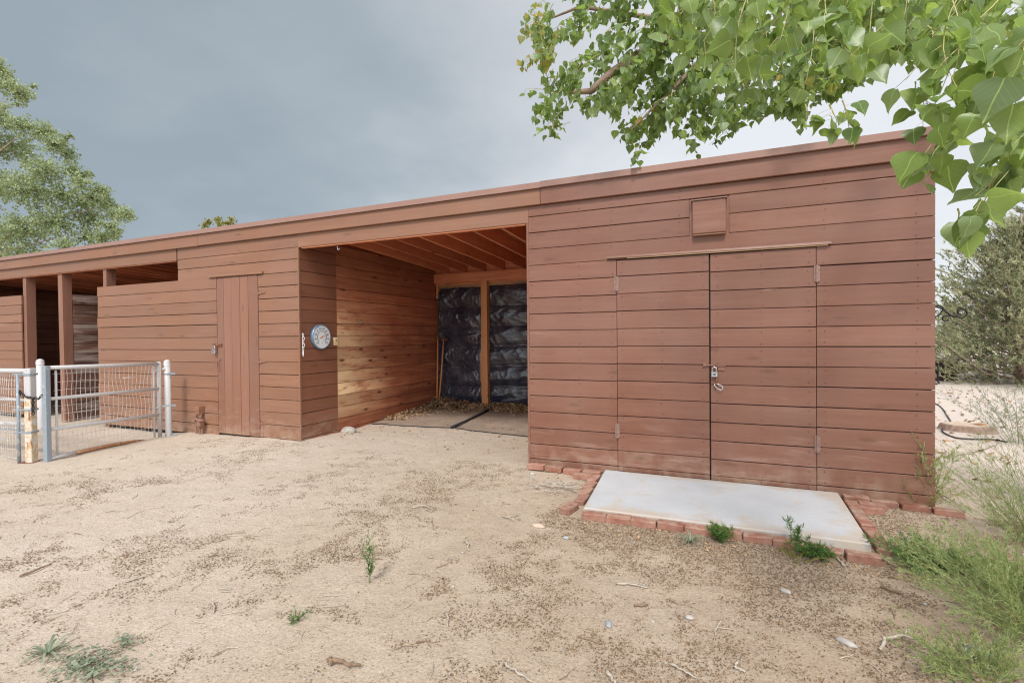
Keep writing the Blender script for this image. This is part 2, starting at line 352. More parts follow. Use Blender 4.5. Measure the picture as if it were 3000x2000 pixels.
# ------------------------------------------------------------------ mesh builder
class MB:
    def __init__(s):
        s.v, s.f, s.mi, s.c, s.uv = [], [], [], [], []
        s.hasuv = False
    def face(s, idx, mat=0, col=(0.5, 0.5, 0.5), uv=None):
        s.f.append(tuple(idx)); s.mi.append(mat); s.c.append(col); s.uv.append(uv)
        if uv: s.hasuv = True
    def add(s, pts):
        i = len(s.v); s.v.extend([tuple(p) for p in pts]); return i
    def hexa(s, p, mat=0, col=(0.5, 0.5, 0.5)):          # eight corners: bottom loop, top loop
        i = s.add(p)
        for q in ((0, 3, 2, 1), (4, 5, 6, 7), (0, 1, 5, 4), (1, 2, 6, 5), (2, 3, 7, 6), (3, 0, 4, 7)):
            s.face([i + k for k in q], mat, col)
    def box(s, x0, x1, y0, y1, z0, z1, mat=0, col=None, bev=0.0):
        col = col or rcol()
        if bev <= 0:
            s.hexa([(x0, y0, z0), (x1, y0, z0), (x1, y1, z0), (x0, y1, z0), (x0, y0, z1), (x1, y0, z1), (x1, y1, z1), (x0, y1, z1)], mat, col)
            return
        s.bevbox(V(((x0 + x1) / 2, (y0 + y1) / 2, (z0 + z1) / 2)), V((1, 0, 0)), V((0, 1, 0)), V((0, 0, 1)), (x1 - x0) / 2, (y1 - y0) / 2, (z1 - z0) / 2, bev, mat, col)
    def bevbox(s, c, ax, ay, az, hx, hy, hz, b, mat=0, col=None, jit=0.0):
        col = col or rcol()
        P = {}
        for sx in (-1, 1):
            for sy in (-1, 1):
                for sz in (-1, 1):
                    j = V((rnd.uniform(-jit, jit), rnd.uniform(-jit, jit), rnd.uniform(-jit, jit)))
                    for k in range(3):
                        d = [hx - b, hy - b, hz - b]; d[k] += b
                        P[(sx, sy, sz, k)] = s.add([c + ax * (sx * d[0]) + ay * (sy * d[1]) + az * (sz * d[2]) + j])
        S = (-1, 1)
        for q in S:
            s.face([P[(q, -1, -1, 0)], P[(q, 1, -1, 0)], P[(q, 1, 1, 0)], P[(q, -1, 1, 0)]], mat, col)
            s.face([P[(-1, q, -1, 1)], P[(1, q, -1, 1)], P[(1, q, 1, 1)], P[(-1, q, 1, 1)]], mat, col)
            s.face([P[(-1, -1, q, 2)], P[(1, -1, q, 2)], P[(1, 1, q, 2)], P[(-1, 1, q, 2)]], mat, col)
        for a in S:
            for d in S:
                s.face([P[(a, d, -1, 0)], P[(a, d, 1, 0)], P[(a, d, 1, 1)], P[(a, d, -1, 1)]], mat, col)
                s.face([P[(a, -1, d, 0)], P[(a, 1, d, 0)], P[(a, 1, d, 2)], P[(a, -1, d, 2)]], mat, col)
                s.face([P[(-1, a, d, 1)], P[(1, a, d, 1)], P[(1, a, d, 2)], P[(-1, a, d, 2)]], mat, col)
                for e in S:
                    s.face([P[(a, d, e, 0)], P[(a, d, e, 1)], P[(a, d, e, 2)]], mat, col)
    def tube(s, pts, rad, n=8, mat=0, col=None, cap=True):
        col = col or rcol()
        pts = [V(p) for p in pts]
        if not isinstance(rad, (list, tuple)): rad = [rad] * len(pts)
        t0 = (pts[1] - pts[0]).normalized()
        ref = V((0, 0, 1)) if abs(t0.z) < 0.9 else V((1, 0, 0))
        a = t0.cross(ref).normalized()
        rings = []
        for k, p in enumerate(pts):
            t = (pts[min(k + 1, len(pts) - 1)] - pts[max(k - 1, 0)])
            if t.length < 1e-9: t = t0
            t = t.normalized()
            a = (a - t * a.dot(t))
            a = a.normalized() if a.length > 1e-6 else t.orthogonal().normalized()
            b = t.cross(a)
            rings.append(s.add([p + (a * math.cos(2 * math.pi * q / n) + b * math.sin(2 * math.pi * q / n)) * rad[k] for q in range(n)]))
        for k in range(len(rings) - 1):
            for q in range(n):
                s.face([rings[k] + q, rings[k] + (q + 1) % n, rings[k + 1] + (q + 1) % n, rings[k + 1] + q], mat, col)
        if cap:
            s.face([rings[0] + q for q in range(n)][::-1], mat, col)
            s.face([rings[-1] + q for q in range(n)], mat, col)
    def lathe(s, c, axis, prof, n=24, mat=0, col=None, caps=True):      # prof: (distance along axis, radius)
        axis = V(axis).normalized(); a = axis.orthogonal().normalized(); b = axis.cross(a)
        col = col or rcol(); rings = []
        for d, r in prof:
            rings.append(s.add([V(c) + axis * d + (a * math.cos(2 * math.pi * q / n) + b * math.sin(2 * math.pi * q / n)) * r for q in range(n)]))
        for k in range(len(rings) - 1):
            for q in range(n):
                s.face([rings[k] + q, rings[k] + (q + 1) % n, rings[k + 1] + (q + 1) % n, rings[k + 1] + q], mat, col)
        if caps:
            s.face([rings[0] + q for q in range(n)], mat, col); s.face([rings[-1] + q for q in range(n)], mat, col)
    def blob(s, c, rx, ry, rz, seed=0, rough=0.25, n=10, m=7, mat=0, rot=0.0):
        col = rcol(); rings = []; cr, sr = math.cos(rot), math.sin(rot)
        for k in range(m + 1):
            th = math.pi * k / m
            ring = []
            for q in range(n):
                ph = 2 * math.pi * q / n
                d = V((math.sin(th) * math.cos(ph), math.sin(th) * math.sin(ph), math.cos(th)))
                f = 1 + rough * noise.noise(d * 1.6 + V((seed * 3.1, seed * 1.7, 0)))
                x, y = d.x * rx * f, d.y * ry * f
                ring.append(V(c) + V((x * cr - y * sr, x * sr + y * cr, d.z * rz * f)))
            rings.append(s.add(ring))
        for k in range(m):
            for q in range(n):
                s.face([rings[k] + q, rings[k] + (q + 1) % n, rings[k + 1] + (q + 1) % n, rings[k + 1] + q], mat, col)
    def build(s, name, mats, parent=None, smooth=False):
        me = bpy.data.meshes.new(name)
        me.from_pydata(s.v, [], s.f)
        if not isinstance(mats, (list, tuple)): mats = [mats]
        for mm in mats: me.materials.append(mm)
        me.polygons.foreach_set('material_index', s.mi)
        if smooth: me.polygons.foreach_set('use_smooth', [True] * len(s.f))
        ca = me.color_attributes.new('Col', 'FLOAT_COLOR', 'CORNER')
        buf = []
        for f, c in zip(s.f, s.c):
            buf.extend((*c, 1.0) * len(f))
        ca.data.foreach_set('color', buf)
        if s.hasuv:
            ul = me.uv_layers.new(name='UVMap'); ub = []
            for f, u in zip(s.f, s.uv):
                if u:
                    for q in u: ub.extend(q)
                else: ub.extend((0.5, 0.5) * len(f))
            ul.data.foreach_set('uv', ub)
        me.update()
        o = bpy.data.objects.new(name, me)
        COL.objects.link(o)
        if parent: o.parent = parent
        return o

def rcol():
    return (rnd.random(), rnd.random(), rnd.random())

def tag(o, label, cat, group=None, kind=None):
    o['label'] = label; o['category'] = cat
    if group: o['group'] = group
    if kind: o['kind'] = kind
    return o

def thing(name, label, cat, loc=(0, 0, 0), group=None):
    o = bpy.data.objects.new(name, None); COL.objects.link(o)
    o.empty_display_size = 0.1
    return tag(o, label, cat, group)

# ------------------------------------------------------------------ ground
def sstep(a, b, x):
    t = max(0.0, min(1.0, (x - a) / (b - a))); return t * t * (3 - 2 * t)

def gz(x, y):
    z = 0.016 * noise.noise(V((x * 0.5, y * 0.5, 1.3))) + 0.009 * noise.noise(V((x * 1.9, y * 1.9, 4.1)))
    z += 0.008 * noise.noise(V((x * 5.5, y * 5.5, 2.2))) + 0.004 * noise.noise(V((x * 11, y * 11, 6.2)))
    if -16 < x < -3.5 and y > 0.2:
        z += 0.07 * sstep(0.6, 3.2, y)
    z += 0.03 * sstep(1.2, 0.2, math.hypot(x + 6.9, y + 0.05))
    z -= 0.075 * sstep(-8.9, -9.9, x) * sstep(-1.6, -0.2, y)
    if x < -9: z += 0.02 * sstep(-8.9, -9.9, x) * sstep(-0.4, -1.2, y)
    # flat bed round the slab
    k = sstep(0.5, 0.1, max(abs(x + 1.68) - 1.05, abs(y + 0.6) - 0.65, 0))
    return z * (1 - k) - 0.004 * k

def axis_coords(lo, hi, step, far):
    a = []; x = lo
    while x <= hi + 1e-6: a.append(x); x += step
    st, x = step, hi
    while x < far:
        st *= 1.35; x += st; a.append(x)
    st, x = step, lo; pre = []
    while x > -far:
        st *= 1.35; x -= st; pre.append(x)
    return pre[::-1] + a

xs = axis_coords(-11.0, 3.0, 0.055, 700); ys = axis_coords(-5.2, 3.8, 0.055, 700)
g = MB(); nx = len(xs)
for y in ys:
    g.add([(x, y, gz(x, y) if abs(x) < 60 and abs(y) < 60 else 0.0) for x in xs])
for j in range(len(ys) - 1):
    for i in range(nx - 1):
        k = j * nx + i
        g.face((k, k + 1, k + nx + 1, k + nx))
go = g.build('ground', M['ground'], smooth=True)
tag(go, 'bare sandy yard ground strewn with fine bark crumbs', 'ground', kind='structure')

# ------------------------------------------------------------------ the barn
barn = thing('barn', 'long low brown painted board barn with an open bay and double doors', 'barn')
FRONT = lambda u, d, z: (u, d, z)
XB = -6.855                                   # the corner between closed stall and open bay
XR = -3.53                                    # the other side of the open bay

def boards(mb, plane, rows, spans, off=0.0, thick=0.02, gap=0.006, seg=0.45, mat=0, wave=0.0016, nails=None, nmat=2, vertical=False, tilt=0.003):
    for ri, (z0, z1) in enumerate(rows):
        sp = spans(ri, z0, z1) if callable(spans) else spans
        for (u0, u1) in sp:
            col = rcol(); d0 = off + rnd.uniform(-0.0015, 0.0025)
            ta, tb = rnd.uniform(-tilt, tilt), rnd.uniform(-tilt, tilt)
            gb, gt = gap * rnd.uniform(0.25, 0.8), gap * rnd.uniform(0.25, 0.8)
            n = max(1, int((u1 - u0) / seg)); bv = 0.003; sec = []
            sd = rnd.random() * 100
            for k in range(n + 1):
                u = u0 + (u1 - u0) * k / n; f = k / n
                w0 = wave * noise.noise(V((u * 1.7, sd, 0))); w1 = wave * noise.noise(V((u * 1.7, sd + 9, 0)))
                dd = d0 + ta * (f - 0.5) + 0.002 * noise.noise(V((u * 1.1, sd + 4, 0)))
                a, b = z0 + gb + w0, z1 - gt + w1
                lean = tb * 0.5
                prof = [(dd + thick, a), (dd + bv + lean, a), (dd + lean, a + bv), (dd - lean, b - bv), (dd + bv - lean, b), (dd + thick, b)]
                if vertical:
                    sec.append(mb.add([plane(z, d, u) for d, z in prof]))
                else:
                    sec.append(mb.add([plane(u, d, z) for d, z in prof]))
            for k in range(n):
                for q in range(5):
                    mb.face((sec[k] + q, sec[k + 1] + q, sec[k + 1] + q + 1, sec[k] + q + 1), mat, col)
            mb.face([sec[0] + q for q in range(6)], mat, col); mb.face([sec[-1] + q for q in range(6)], mat, col)
            if nails:
                for nu in nails:
                    if u0 < nu < u1:
                        for nz in (z0 + 0.035, z1 - 0.035):
                            nz += rnd.uniform(-0.008, 0.008); x = nu + rnd.uniform(-0.008, 0.008)
                            r = rnd.uniform(0.0036, 0.0058)
                            i = mb.add([plane(x + r * math.cos(t * 1.047), d0 - 0.0045, nz + r * math.sin(t * 1.047)) for t in range(6)])
                            mb.face([i + t for t in range(6)], nmat, col)

def cut(u0, u1, holes):
    out = [(u0, u1)]
    for a, b in holes:
        nxt = []
        for p, q in out:
            if b <= p or a >= q: nxt.append((p, q)); continue
            if a > p + 0.01: nxt.append((p, a))
            if b < q - 0.01: nxt.append((b, q))
        out = nxt
    return out

PM = [M['paint'], M['back'], M['nail']]
LD, MD, RD = -2.562, -1.688, -0.822           # double-door edges
rowsR = [(0.004, 0.092)] + [(0.092, 0.25)] + [(0.25 + 0.1757 * k, 0.25 + 0.1757 * (k + 1)) for k in range(0, 14)]
rowsR = [r for r in rowsR if r[1] < 2.72] + [(2.7096, 2.826)]
# right shed front wall
w = MB()
def spR(ri, z0, z1):
    h = []
    if z1 < 2.20: h.append((LD, RD))
    if 2.37 < (z0 + z1) / 2 < 2.69: h.append((-1.858, -1.525))
    return cut(XR + 0.022, 0.0, h)
rr = [r for r in rowsR]
# split the row cut by the top of the doors
rr2 = []
for z0, z1 in rr:
    if z0 < 2.182 < z1 - 0.02: rr2 += [(z0, 2.182), (2.182, z1)]
    else: rr2.append((z0, z1))
def spR2(ri, z0, z1):
    h = []
    if z1 <= 2.19: h.append((LD, RD))
    if 2.34 < (z0 + z1) / 2 < 2.69: h.append((-1.866, -1.516))
    return cut(XR + 0.022, 0.0, h)
boards(w, FRONT, rr2, spR2, nails=[XR + 0.06, LD - 0.05, -1.95, RD + 0.06, -0.12, -2.95], gap=0.006)
w.box(XR + 0.03, -0.03, 0.024, 0.045, 0.0, 2.95, 1)
w.box(XR - 0.004, XR + 0.02, 0.0, 0.10, 0.0, 2.65, 0)                # corner board of the bay opening
w.box(-1.864, -1.518, 0.004, 0.022, 2.345, 2.70, 0)
w.build('front_wall', PM, barn)
# the double doors: each its own mesh
for (a, b, nm, dz) in ((LD + 0.006, MD - 0.007, 'left', 0.006), (MD + 0.007, RD - 0.006, 'right', -0.005)):
    d = MB()
    rws = [(0.045, 0.092)] + [(0.092, 0.25 + dz)] + [(0.25 + dz + 0.1757 * k, 0.25 + dz + 0.1757 * (k + 1)) for k in range(11)]
    rws = [r for r in rws if r[1] < 2.1] + [(rws[-1][0] if rws[-1][1] > 2.1 else rws[-1][1], 2.176)]
    rws = [r for r in rws if r[1] - r[0] > 0.02]
    boards(d, FRONT, rws, [(a, b)], off=-0.004, nails=[a + 0.055, (a + b) / 2, b - 0.055], gap=0.006)
    d.box(a + 0.002, b - 0.002, 0.017, 0.023, 0.047, 2.17, 1)
    do = d.build('shed_door', PM, barn)
    hx = LD if nm == 'left' else RD
    for hz in (1.94, 0.455):
        h = MB()
        h.tube([(hx, -0.014, hz - 0.075), (hx, -0.014, hz + 0.075)], 0.009, 8)
        h.bevbox(V((hx - 0.012, -0.009, hz)), V((1, 0, 0)), V((0, 1, 0)), V((0, 0, 1)), 0.009, 0.002, 0.07, 0.001)
        h.bevbox(V((hx + 0.012, -0.0105, hz)), V((1, 0, 0)), V((0, 1, 0)), V((0, 0, 1)), 0.012, 0.002, 0.07, 0.001)
        for q in (-0.07, -0.022, 0.025, 0.072): h.tube([(hx, -0.012, hz + q - 0.002), (hx, -0.012, hz + q + 0.002)], 0.0105, 8)
        h.build('hinge', M['hingepaint'], do)
    if nm == 'right':
        l = MB()
        l.tube([(-1.735, -0.022, 1.134), (-1.665, -0.022, 1.131)], 0.0065, 8)
        l.tube([(-1.668, -0.022, 1.131), (-1.652, -0.024, 1.126), (-1.648, -0.03, 1.108), (-1.641, -0.034, 1.10), (-1.632, -0.03, 1.108), (-1.627, -0.024, 1.124), (-1.612, -0.022, 1.128), (-1.552, -0.022, 1.128)], 0.0055, 8)
        l.bevbox(V((-1.735, -0.016, 1.135)), V((1, 0, 0)), V((0, 1, 0)), V((0, 0, 1)), 0.014, 0.01, 0.018, 0.003)
        l.bevbox(V((-1.59, -0.012, 1.105)), V((1, 0, 0)), V((0, 1, 0)), V((0, 0, 1)), 0.03, 0.003, 0.022, 0.002)
        l.build('latch', M['paint_post'], do)
        hd = MB()
        hd.tube([(-1.632, -0.012, 1.02), (-1.632, -0.036, 1.005), (-1.632, -0.038, 0.955), (-1.632, -0.012, 0.93)], 0.009, 8)
        hd.build('pull_handle', M['rust'], do)
# wood strip above the double doors
t = MB()
t.hexa([(-2.655, -0.03, 2.197), (-0.715, -0.03, 2.188), (-0.715, 0.001, 2.19), (-2.655, 0.001, 2.199), (-2.655, -0.026, 2.216), (-0.715, -0.026, 2.207), (-0.715, 0.001, 2.216), (-2.655, 0.001, 2.225)])
t.build('door_drip_strip', M['paint'], barn)
t = MB()
t.hexa([(-2.45, -0.024, 2.184), (-0.74, -0.024, 2.176), (-0.74, -0.004, 2.176), (-2.45, -0.004, 2.184), (-2.45, -0.024, 2.1965), (-0.74, -0.024, 2.1875), (-0.74, -0.004, 2.1875), (-2.45, -0.004, 2.1965)])
t.build('door_stop_strip', M['edgewood'], barn)
# vent hatch
vh = MB()
vh.bevbox(V((-1.691, -0.03, 2.517)), V((1, 0, 0)), V((0, 1, 0)), V((0, 0, 1)), 0.146, 0.032, 0.158, 0.009, 0, (0.5, 0.5, 0.3))
vho = vh.build('vent_hatch', M['paint'], barn)
vl = MB()
vl.hexa([(-1.848, -0.074, 2.673), (-1.534, -0.074, 2.673), (-1.534, 0.003, 2.684), (-1.848, 0.003, 2.684), (-1.848, -0.074, 2.682), (-1.534, -0.074, 2.682), (-1.534, 0.003, 2.697), (-1.848, 0.003, 2.697)])
vl.build('hatch_lid', M['roofedge'], vho)
vt = MB(); vt.box(-1.83, -1.55, -0.058, 0.0, 2.348, 2.3575, 0, (0.3, 0.3, 0.3)); vt.build('hatch_sill', M['paint_warm'], vho)

# right end wall (faces +x) and the shed's wall on the bay
ew = MB()
boards(ew, lambda u, d, z: (0.0 - d, u, z), rr, [(0.024, 3.62)], off=-0.004, gap=0.006)
ew.box(-0.03, -0.02, 0.03, 3.6, 0.0, 2.8, 1)
ew.build('end_wall', PM, barn)
bw = MB()
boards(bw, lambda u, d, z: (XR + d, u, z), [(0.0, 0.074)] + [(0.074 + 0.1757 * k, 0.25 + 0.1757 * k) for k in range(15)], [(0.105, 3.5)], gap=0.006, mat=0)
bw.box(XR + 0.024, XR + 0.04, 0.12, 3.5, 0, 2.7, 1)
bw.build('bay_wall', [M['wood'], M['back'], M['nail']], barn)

# closed stall: front wall, right part with small door
SL, SR = -8.476, -7.612
zl = [0.0, 0.028, 0.215, 0.391, 0.568, 0.744, 0.92, 1.095, 1.271, 1.446, 1.626, 1.801, 1.976, 2.146, 2.321, 2.495, 2.65]
zr = [(zl[k], zl[k + 1]) for k in range(1, len(zl) - 1)] + [(-0.06, 0.028), (2.65, 2.826)]
PW = [M['paint_warm'], M['back'], M['nail']]
HW = -9.346                                   # right end of the slot above the half wall
w = MB()
def spL(ri, z0, z1):
    top = 2.322
    if z0 < top - 0.02: return [(SR, XB)]
    return [(HW, XB)]
boards(w, FRONT, [r for r in zr if not (2.3 < r[1] < 2.33)] + [(2.146, 2.321)], lambda ri, z0, z1: [(SR, XB)] if z0 < 2.30 else [(HW, XB)], gap=0.0065, nails=[XB - 0.05, SR + 0.06])
w.box(SR + 0.01, XB - 0.03, 0.024, 0.04, -0.05, 2.95, 1)
w.box(XB - 0.004, XB + 0.012, -0.002, 0.02, -0.05, 2.645, 0)
w.box(HW + 0.01, SR + 0.02, 0.024, 0.04, 2.30, 2.95, 1)
# left of the stall door
zh = [-0.02, 0.14, 0.305, 0.485, 0.68, 0.866, 1.07, 1.257, 1.443, 1.634, 1.80, 1.982, 2.165, 2.33]
HL = -11.48
boards(w, FRONT, [(zh[k], zh[k + 1]) for k in range(len(zh) - 1)], lambda ri, z0, z1: [(HL + rnd.uniform(-0.012, 0.012), SL)], gap=0.0075, nails=[-9.28, SL - 0.05, -10.35])
w.box(HL + 0.02, SL, 0.024, 0.04, 0.0, 2.31, 1)
w.build('front_wall', PW, barn)
# stall door of vertical planks
d = MB()
edges = [SL + 0.006, -8.30, -8.115, -7.925, -7.745, SR - 0.006]
edges = [SL + 0.006, -8.325, -8.155, -7.985, -7.815, SR - 0.006]
for k in range(5):
    boards(d, lambda u, dd, z: (u, dd, z), [(edges[k], edges[k + 1])], [(0.03, 2.318)], off=-0.005, gap=0.006, vertical=True, tilt=0.002)
d.box(SL + 0.01, SR - 0.01, 0.017, 0.023, 0.05, 2.31, 1)
sd = d.build('stall_door', [M['paint_vert'], M['back'], M['nail']], barn)
for hz in (2.06, 1.09, 0.22):
    h = MB()
    h.tube([(SR, -0.012, hz - 0.05), (SR, -0.012, hz + 0.05)], 0.007, 8)
    for sgn in (-1, 1):
        h.hexa([(SR, -0.011, hz - 0.018), (SR + sgn * 0.14, -0.011, hz - 0.004 + 0.004), (SR + sgn * 0.14, -0.0065, hz), (SR, -0.0065, hz - 0.018), (SR, -0.011, hz + 0.018), (SR + sgn * 0.14, -0.011, hz + 0.008), (SR + sgn * 0.14, -0.0065, hz + 0.008), (SR, -0.0065, hz + 0.018)])
    h.build('hinge', M['paint_vert'], sd)
h = MB()
h.tube([(-8.55, -0.014, 1.345), (-8.50, -0.02, 1.32), (-8.47, -0.03, 1.30), (-8.43, -0.02, 1.33), (-8.36, -0.014, 1.34)], 0.008, 8)
h.bevbox(V((-8.40, -0.012, 1.325)), V((1, 0, 0)), V((0, 1, 0)), V((0, 0, 1)), 0.035, 0.005, 0.022, 0.002)
h.bevbox(V((-8.54, -0.012, 1.335)), V((1, 0, 0)), V((0, 1, 0)), V((0, 0, 1)), 0.02, 0.005, 0.02, 0.002)
h.build('latch', M['rust'], sd)
h = MB()
h.tube([(-8.405, -0.008, 1.125), (-8.43, -0.035, 1.10), (-8.437, -0.04, 1.04), (-8.43, -0.035, 0.98), (-8.405, -0.008, 0.955)], 0.007, 8)
h.build('pull_handle', M['paint_post'], sd)
t = MB()
t.hexa([(-8.62, -0.03, 2.335), (-7.50, -0.03, 2.330), (-7.50, 0.001, 2.331), (-8.62, 0.001, 2.336), (-8.62, -0.026, 2.365), (-7.50, -0.026, 2.358), (-7.50, 0.001, 2.366), (-8.62, 0.001, 2.373)])
t.build('door_drip_strip', M['paint_warm'], barn)
# electrical box and conduits at the foot of the stall wall
e = MB()
e.bevbox(V((-8.825, -0.05, 0.355)), V((1, 0, 0)), V((0, 1, 0)), V((0, 0, 1)), 0.05, 0.05, 0.06, 0.006)
eo = e.build('outlet_box', M['paint_warm'], barn)
e = MB()
e.tube([(-8.85, -0.03, 0.30), (-8.90, -0.05, 0.26), (-8.90, -0.05, -0.05)], 0.013, 8)
e.bevbox(V((-8.90, -0.05, 0.21)), V((0.8, 0, 0.6)), V((0, 1, 0)), V((-0.6, 0, 0.8)), 0.035, 0.03, 0.022, 0.004)
e.tube([(-8.79, -0.05, 0.30), (-8.79, -0.06, 0.24)], 0.018, 8)
e.bevbox(V((-8.775, -0.07, 0.16)), V((1, 0, 0)), V((0, 1, 0)), V((0, 0, 1)), 0.04, 0.035, 0.05, 0.005)
e.bevbox(V((-8.765, -0.085, 0.215)), V((0.9, 0, -0.35)), V((0, 1, 0)), V((0.35, 0, 0.9)), 0.05, 0.04, 0.01, 0.003)
e.tube([(-8.80, -0.06, 0.12), (-8.80, -0.06, -0.06)], 0.014, 8); e.tube([(-8.76, -0.06, 0.12), (-8.76, -0.06, -0.06)], 0.014, 8)
e.build('conduit', M['paint_post'], eo)

# header band, fascia, roof edge
t = MB()
for a, b in ((-17.6, -9.38), (-6.86, -3.51)):
    t.box(a, b, 0.0, 0.035, 2.645, 2.824, 0, None, 0.003)
t.build('header', M['paint_warm'], barn)
t = MB(); t.box(-6.84, -3.55, 0.036, 0.11, 2.66, 2.82, 0); t.box(-6.80, -3.55, 0.012, 0.06, 2.632, 2.644, 0)
t.box(-17.5, -9.36, 0.036, 0.10, 2.66, 2.82, 0); t.box(-17.5, -9.4, 0.012, 0.06, 2.634, 2.644, 0)
t.build('header_joist', M['rafter'], barn)
t = MB()
for a, b, cc in ((-17.8, -14.45, (0.4, 0.2, 0.9)), (-14.446, -8.82, (0.55, 0.7, 0.2)), (-8.815, -3.36, (0.45, 0.4, 0.6))):
    t.box(a, b, -0.042, -0.004, 2.822 - (0.004 if a < -10 else 0), 3.0, 0, cc, 0.003)
t.build('fascia', M['paint_warm'], barn)
t = MB(); t.box(-3.355, 0.03, -0.043, -0.004, 2.822, 3.0, 0, (0.6, 0.4, 0.3), 0.003)
t.box(-0.003, 0.034, -0.004, 3.7, 2.80, 2.99, 0, (0.3, 0.3, 0.5))
t.build('fascia', M['paint'], barn)
ROOF = lambda y: 3.0 - 0.045 * y
for a, b in ((-17.85, -3.325), (-3.345, 0.07)):
    t = MB()
    dz = 0.004 if b > -1 else 0.0
    y0 = -0.072 - dz
    prof = [(y0, 2.988 + dz), (y0, 3.05 + dz), (0.10, 3.062 + dz), (0.10, 3.052), (y0 + 0.004, 3.004), (-0.05, 3.002), (-0.05, 2.99)]
    i0 = t.add([(a, y, z) for y, z in prof]); i1 = t.add([(b, y, z) for y, z in prof])
    for k in range(len(prof)):
        q = (k + 1) % len(prof); t.face((i0 + k, i1 + k, i1 + q, i0 + q))
    t.face([i0 + k for k in range(len(prof))]); t.face([i1 + k for k in range(len(prof))])
    t.build('roof_edge', M['roofedge'], barn)
t = MB()
rows_deck = [(-0.05 + 0.19 * k, -0.05 + 0.19 * (k + 1)) for k in range(20)]
for y0, y1 in rows_deck:
    z0, z1 = ROOF(y0), ROOF(y1); c = rcol()
    t.hexa([(-17.8, y0 + 0.002, z0), (0.05, y0 + 0.002, z0), (0.05, y1 - 0.002, z1), (-17.8, y1 - 0.002, z1), (-17.8, y0 + 0.002, z0 + 0.025), (0.05, y0 + 0.002, z0 + 0.025), (0.05, y1 - 0.002, z1 + 0.025), (-17.8, y1 - 0.002, z1 + 0.025)], 0, c)
t.hexa([(-17.8, 0.1, ROOF(0.1) + 0.027), (0.05, 0.1, ROOF(0.1) + 0.027), (0.05, 3.76, ROOF(3.76) + 0.027), (-17.8, 3.76, ROOF(3.76) + 0.027), (-17.8, 0.1, ROOF(0.1) + 0.05), (0.05, 0.1, ROOF(0.1) + 0.05), (0.05, 3.76, ROOF(3.76) + 0.05), (-17.8, 3.76, ROOF(3.76) + 0.05)], 1)
t.build('roof', [M['deck'], M['roofedge']], barn)
x = -3.72; first = None
while x > -17.6:
    t = MB()
    r0, r1 = ROOF(0.115) - 0.002, ROOF(3.65) - 0.002
    xx = x + rnd.uniform(-0.01, 0.01)
    t.hexa([(xx - 0.019, 0.115, r0 - 0.19), (xx + 0.019, 0.115, r0 - 0.19), (xx + 0.019, 3.65, r1 - 0.185), (xx - 0.019, 3.65, r1 - 0.185), (xx - 0.019, 0.115, r0), (xx + 0.019, 0.115, r0), (xx + 0.019, 3.65, r1), (xx - 0.019, 3.65, r1)], 0, rcol())
    t.build('rafter', M['rafter'], barn)
    x -= 0.406

# bay side wall (faces +x): painted strip in front, raw boards behind
zs = [-0.05, 0.048, 0.216, 0.389, 0.564, 0.743, 0.922, 1.101, 1.276, 1.453, 1.633, 1.808, 1.987, 2.156, 2.336, 2.494, 2.66, 2.80]
SIDE = lambda u, d, z: (XB - d + 0.0, u, z)
rws = [(zs[k], zs[k + 1]) for k in range(len(zs) - 1)]
w = MB()
boards(w, SIDE, rws, [(0.024, 0.716)], gap=0.006, wave=0.001)
w.box(XB - 0.035, XB - 0.022, 0.02, 0.72, 0, 2.8, 1)
w.build('side_wall', [M['paint_side'], M['back'], M['nail']], barn)
w = MB()
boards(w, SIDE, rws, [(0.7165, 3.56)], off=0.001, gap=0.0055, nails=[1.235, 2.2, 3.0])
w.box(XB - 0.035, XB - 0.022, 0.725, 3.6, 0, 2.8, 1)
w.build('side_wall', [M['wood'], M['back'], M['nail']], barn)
# light switch on the painted strip
sw = MB(); sw.bevbox(V((XB + 0.012, 0.672, 1.368)), V((1, 0, 0)), V((0, 1, 0)), V((0, 0, 1)), 0.012, 0.034, 0.058, 0.004)
swo = sw.build('switch_plate', M['ivory'], barn)
sw = MB(); sw.bevbox(V((XB + 0.026, 0.672, 1.383)), V((1, 0, 0)), V((0, 1, 0)), V((0, 0, 1)), 0.005, 0.006, 0.011, 0.002)
sw.build('toggle', M['ink'], swo)
# back wall, beam, studs
YB = 3.56
w = MB()
boards(w, lambda u, d, z: (u, YB + d, z), [(0.0 + 0.186 * k, 0.186 * (k + 1)) for k in range(13)], [(-17.6, -6.88), (-6.85, -3.54), (-3.5, -0.03)], gap=0.006)
w.box(-17.6, -6.9, YB + 0.024, YB + 0.04, -0.1, 2.45, 1); w.box(-6.9, -0.03, YB + 0.024, YB + 0.04, -0.1, 2.40, 1)
w.build('back_wall', [M['stall'], M['back'], M['nail']], barn)
w = MB(); w.box(-6.845, -3.54, 3.39, 3.47, 2.475, 2.655, 0, (0.6, 0.5, 0.4)); w.box(-17.5, -6.9, 3.39, 3.47, 2.475, 2.655, 0, (0.2, 0.3, 0.4))
w.box(-17.5, -0.05, 3.472, 3.50, 2.452, 2.838, 0, (0.5, 0.4, 0.3)); w.build('back_beam', M['rafter'], barn)
w = MB(); w.box(-6.84, -5.2, 3.52, 3.559, 2.36, 2.456, 0); w.box(-5.2, -3.54, 3.52, 3.559, 2.36, 2.466, 0); w.build('back_plate', M['edgewood'], barn)
for xa, wd in ((-5.80, 0.125), (-6.83, 0.04)):
    w = MB(); w.box(xa, xa + wd, 3.375 if wd > 0.1 else 3.45, 3.50, 0.0 if wd > .1 else 2.18, 2.473 if wd > .1 else 2.47, 0, (0.7, 0.5, 0.2))
    w.build('stud', M['post'], barn)
w = MB(); w.box(-5.86, -5.835, 3.44, 3.47, 0.55, 1.12, 0, None); w.box(-5.845, -5.81, 3.43, 3.46, 0.3, 0.62, 0)
w.build('brace', M['post'], barn)
w = MB()
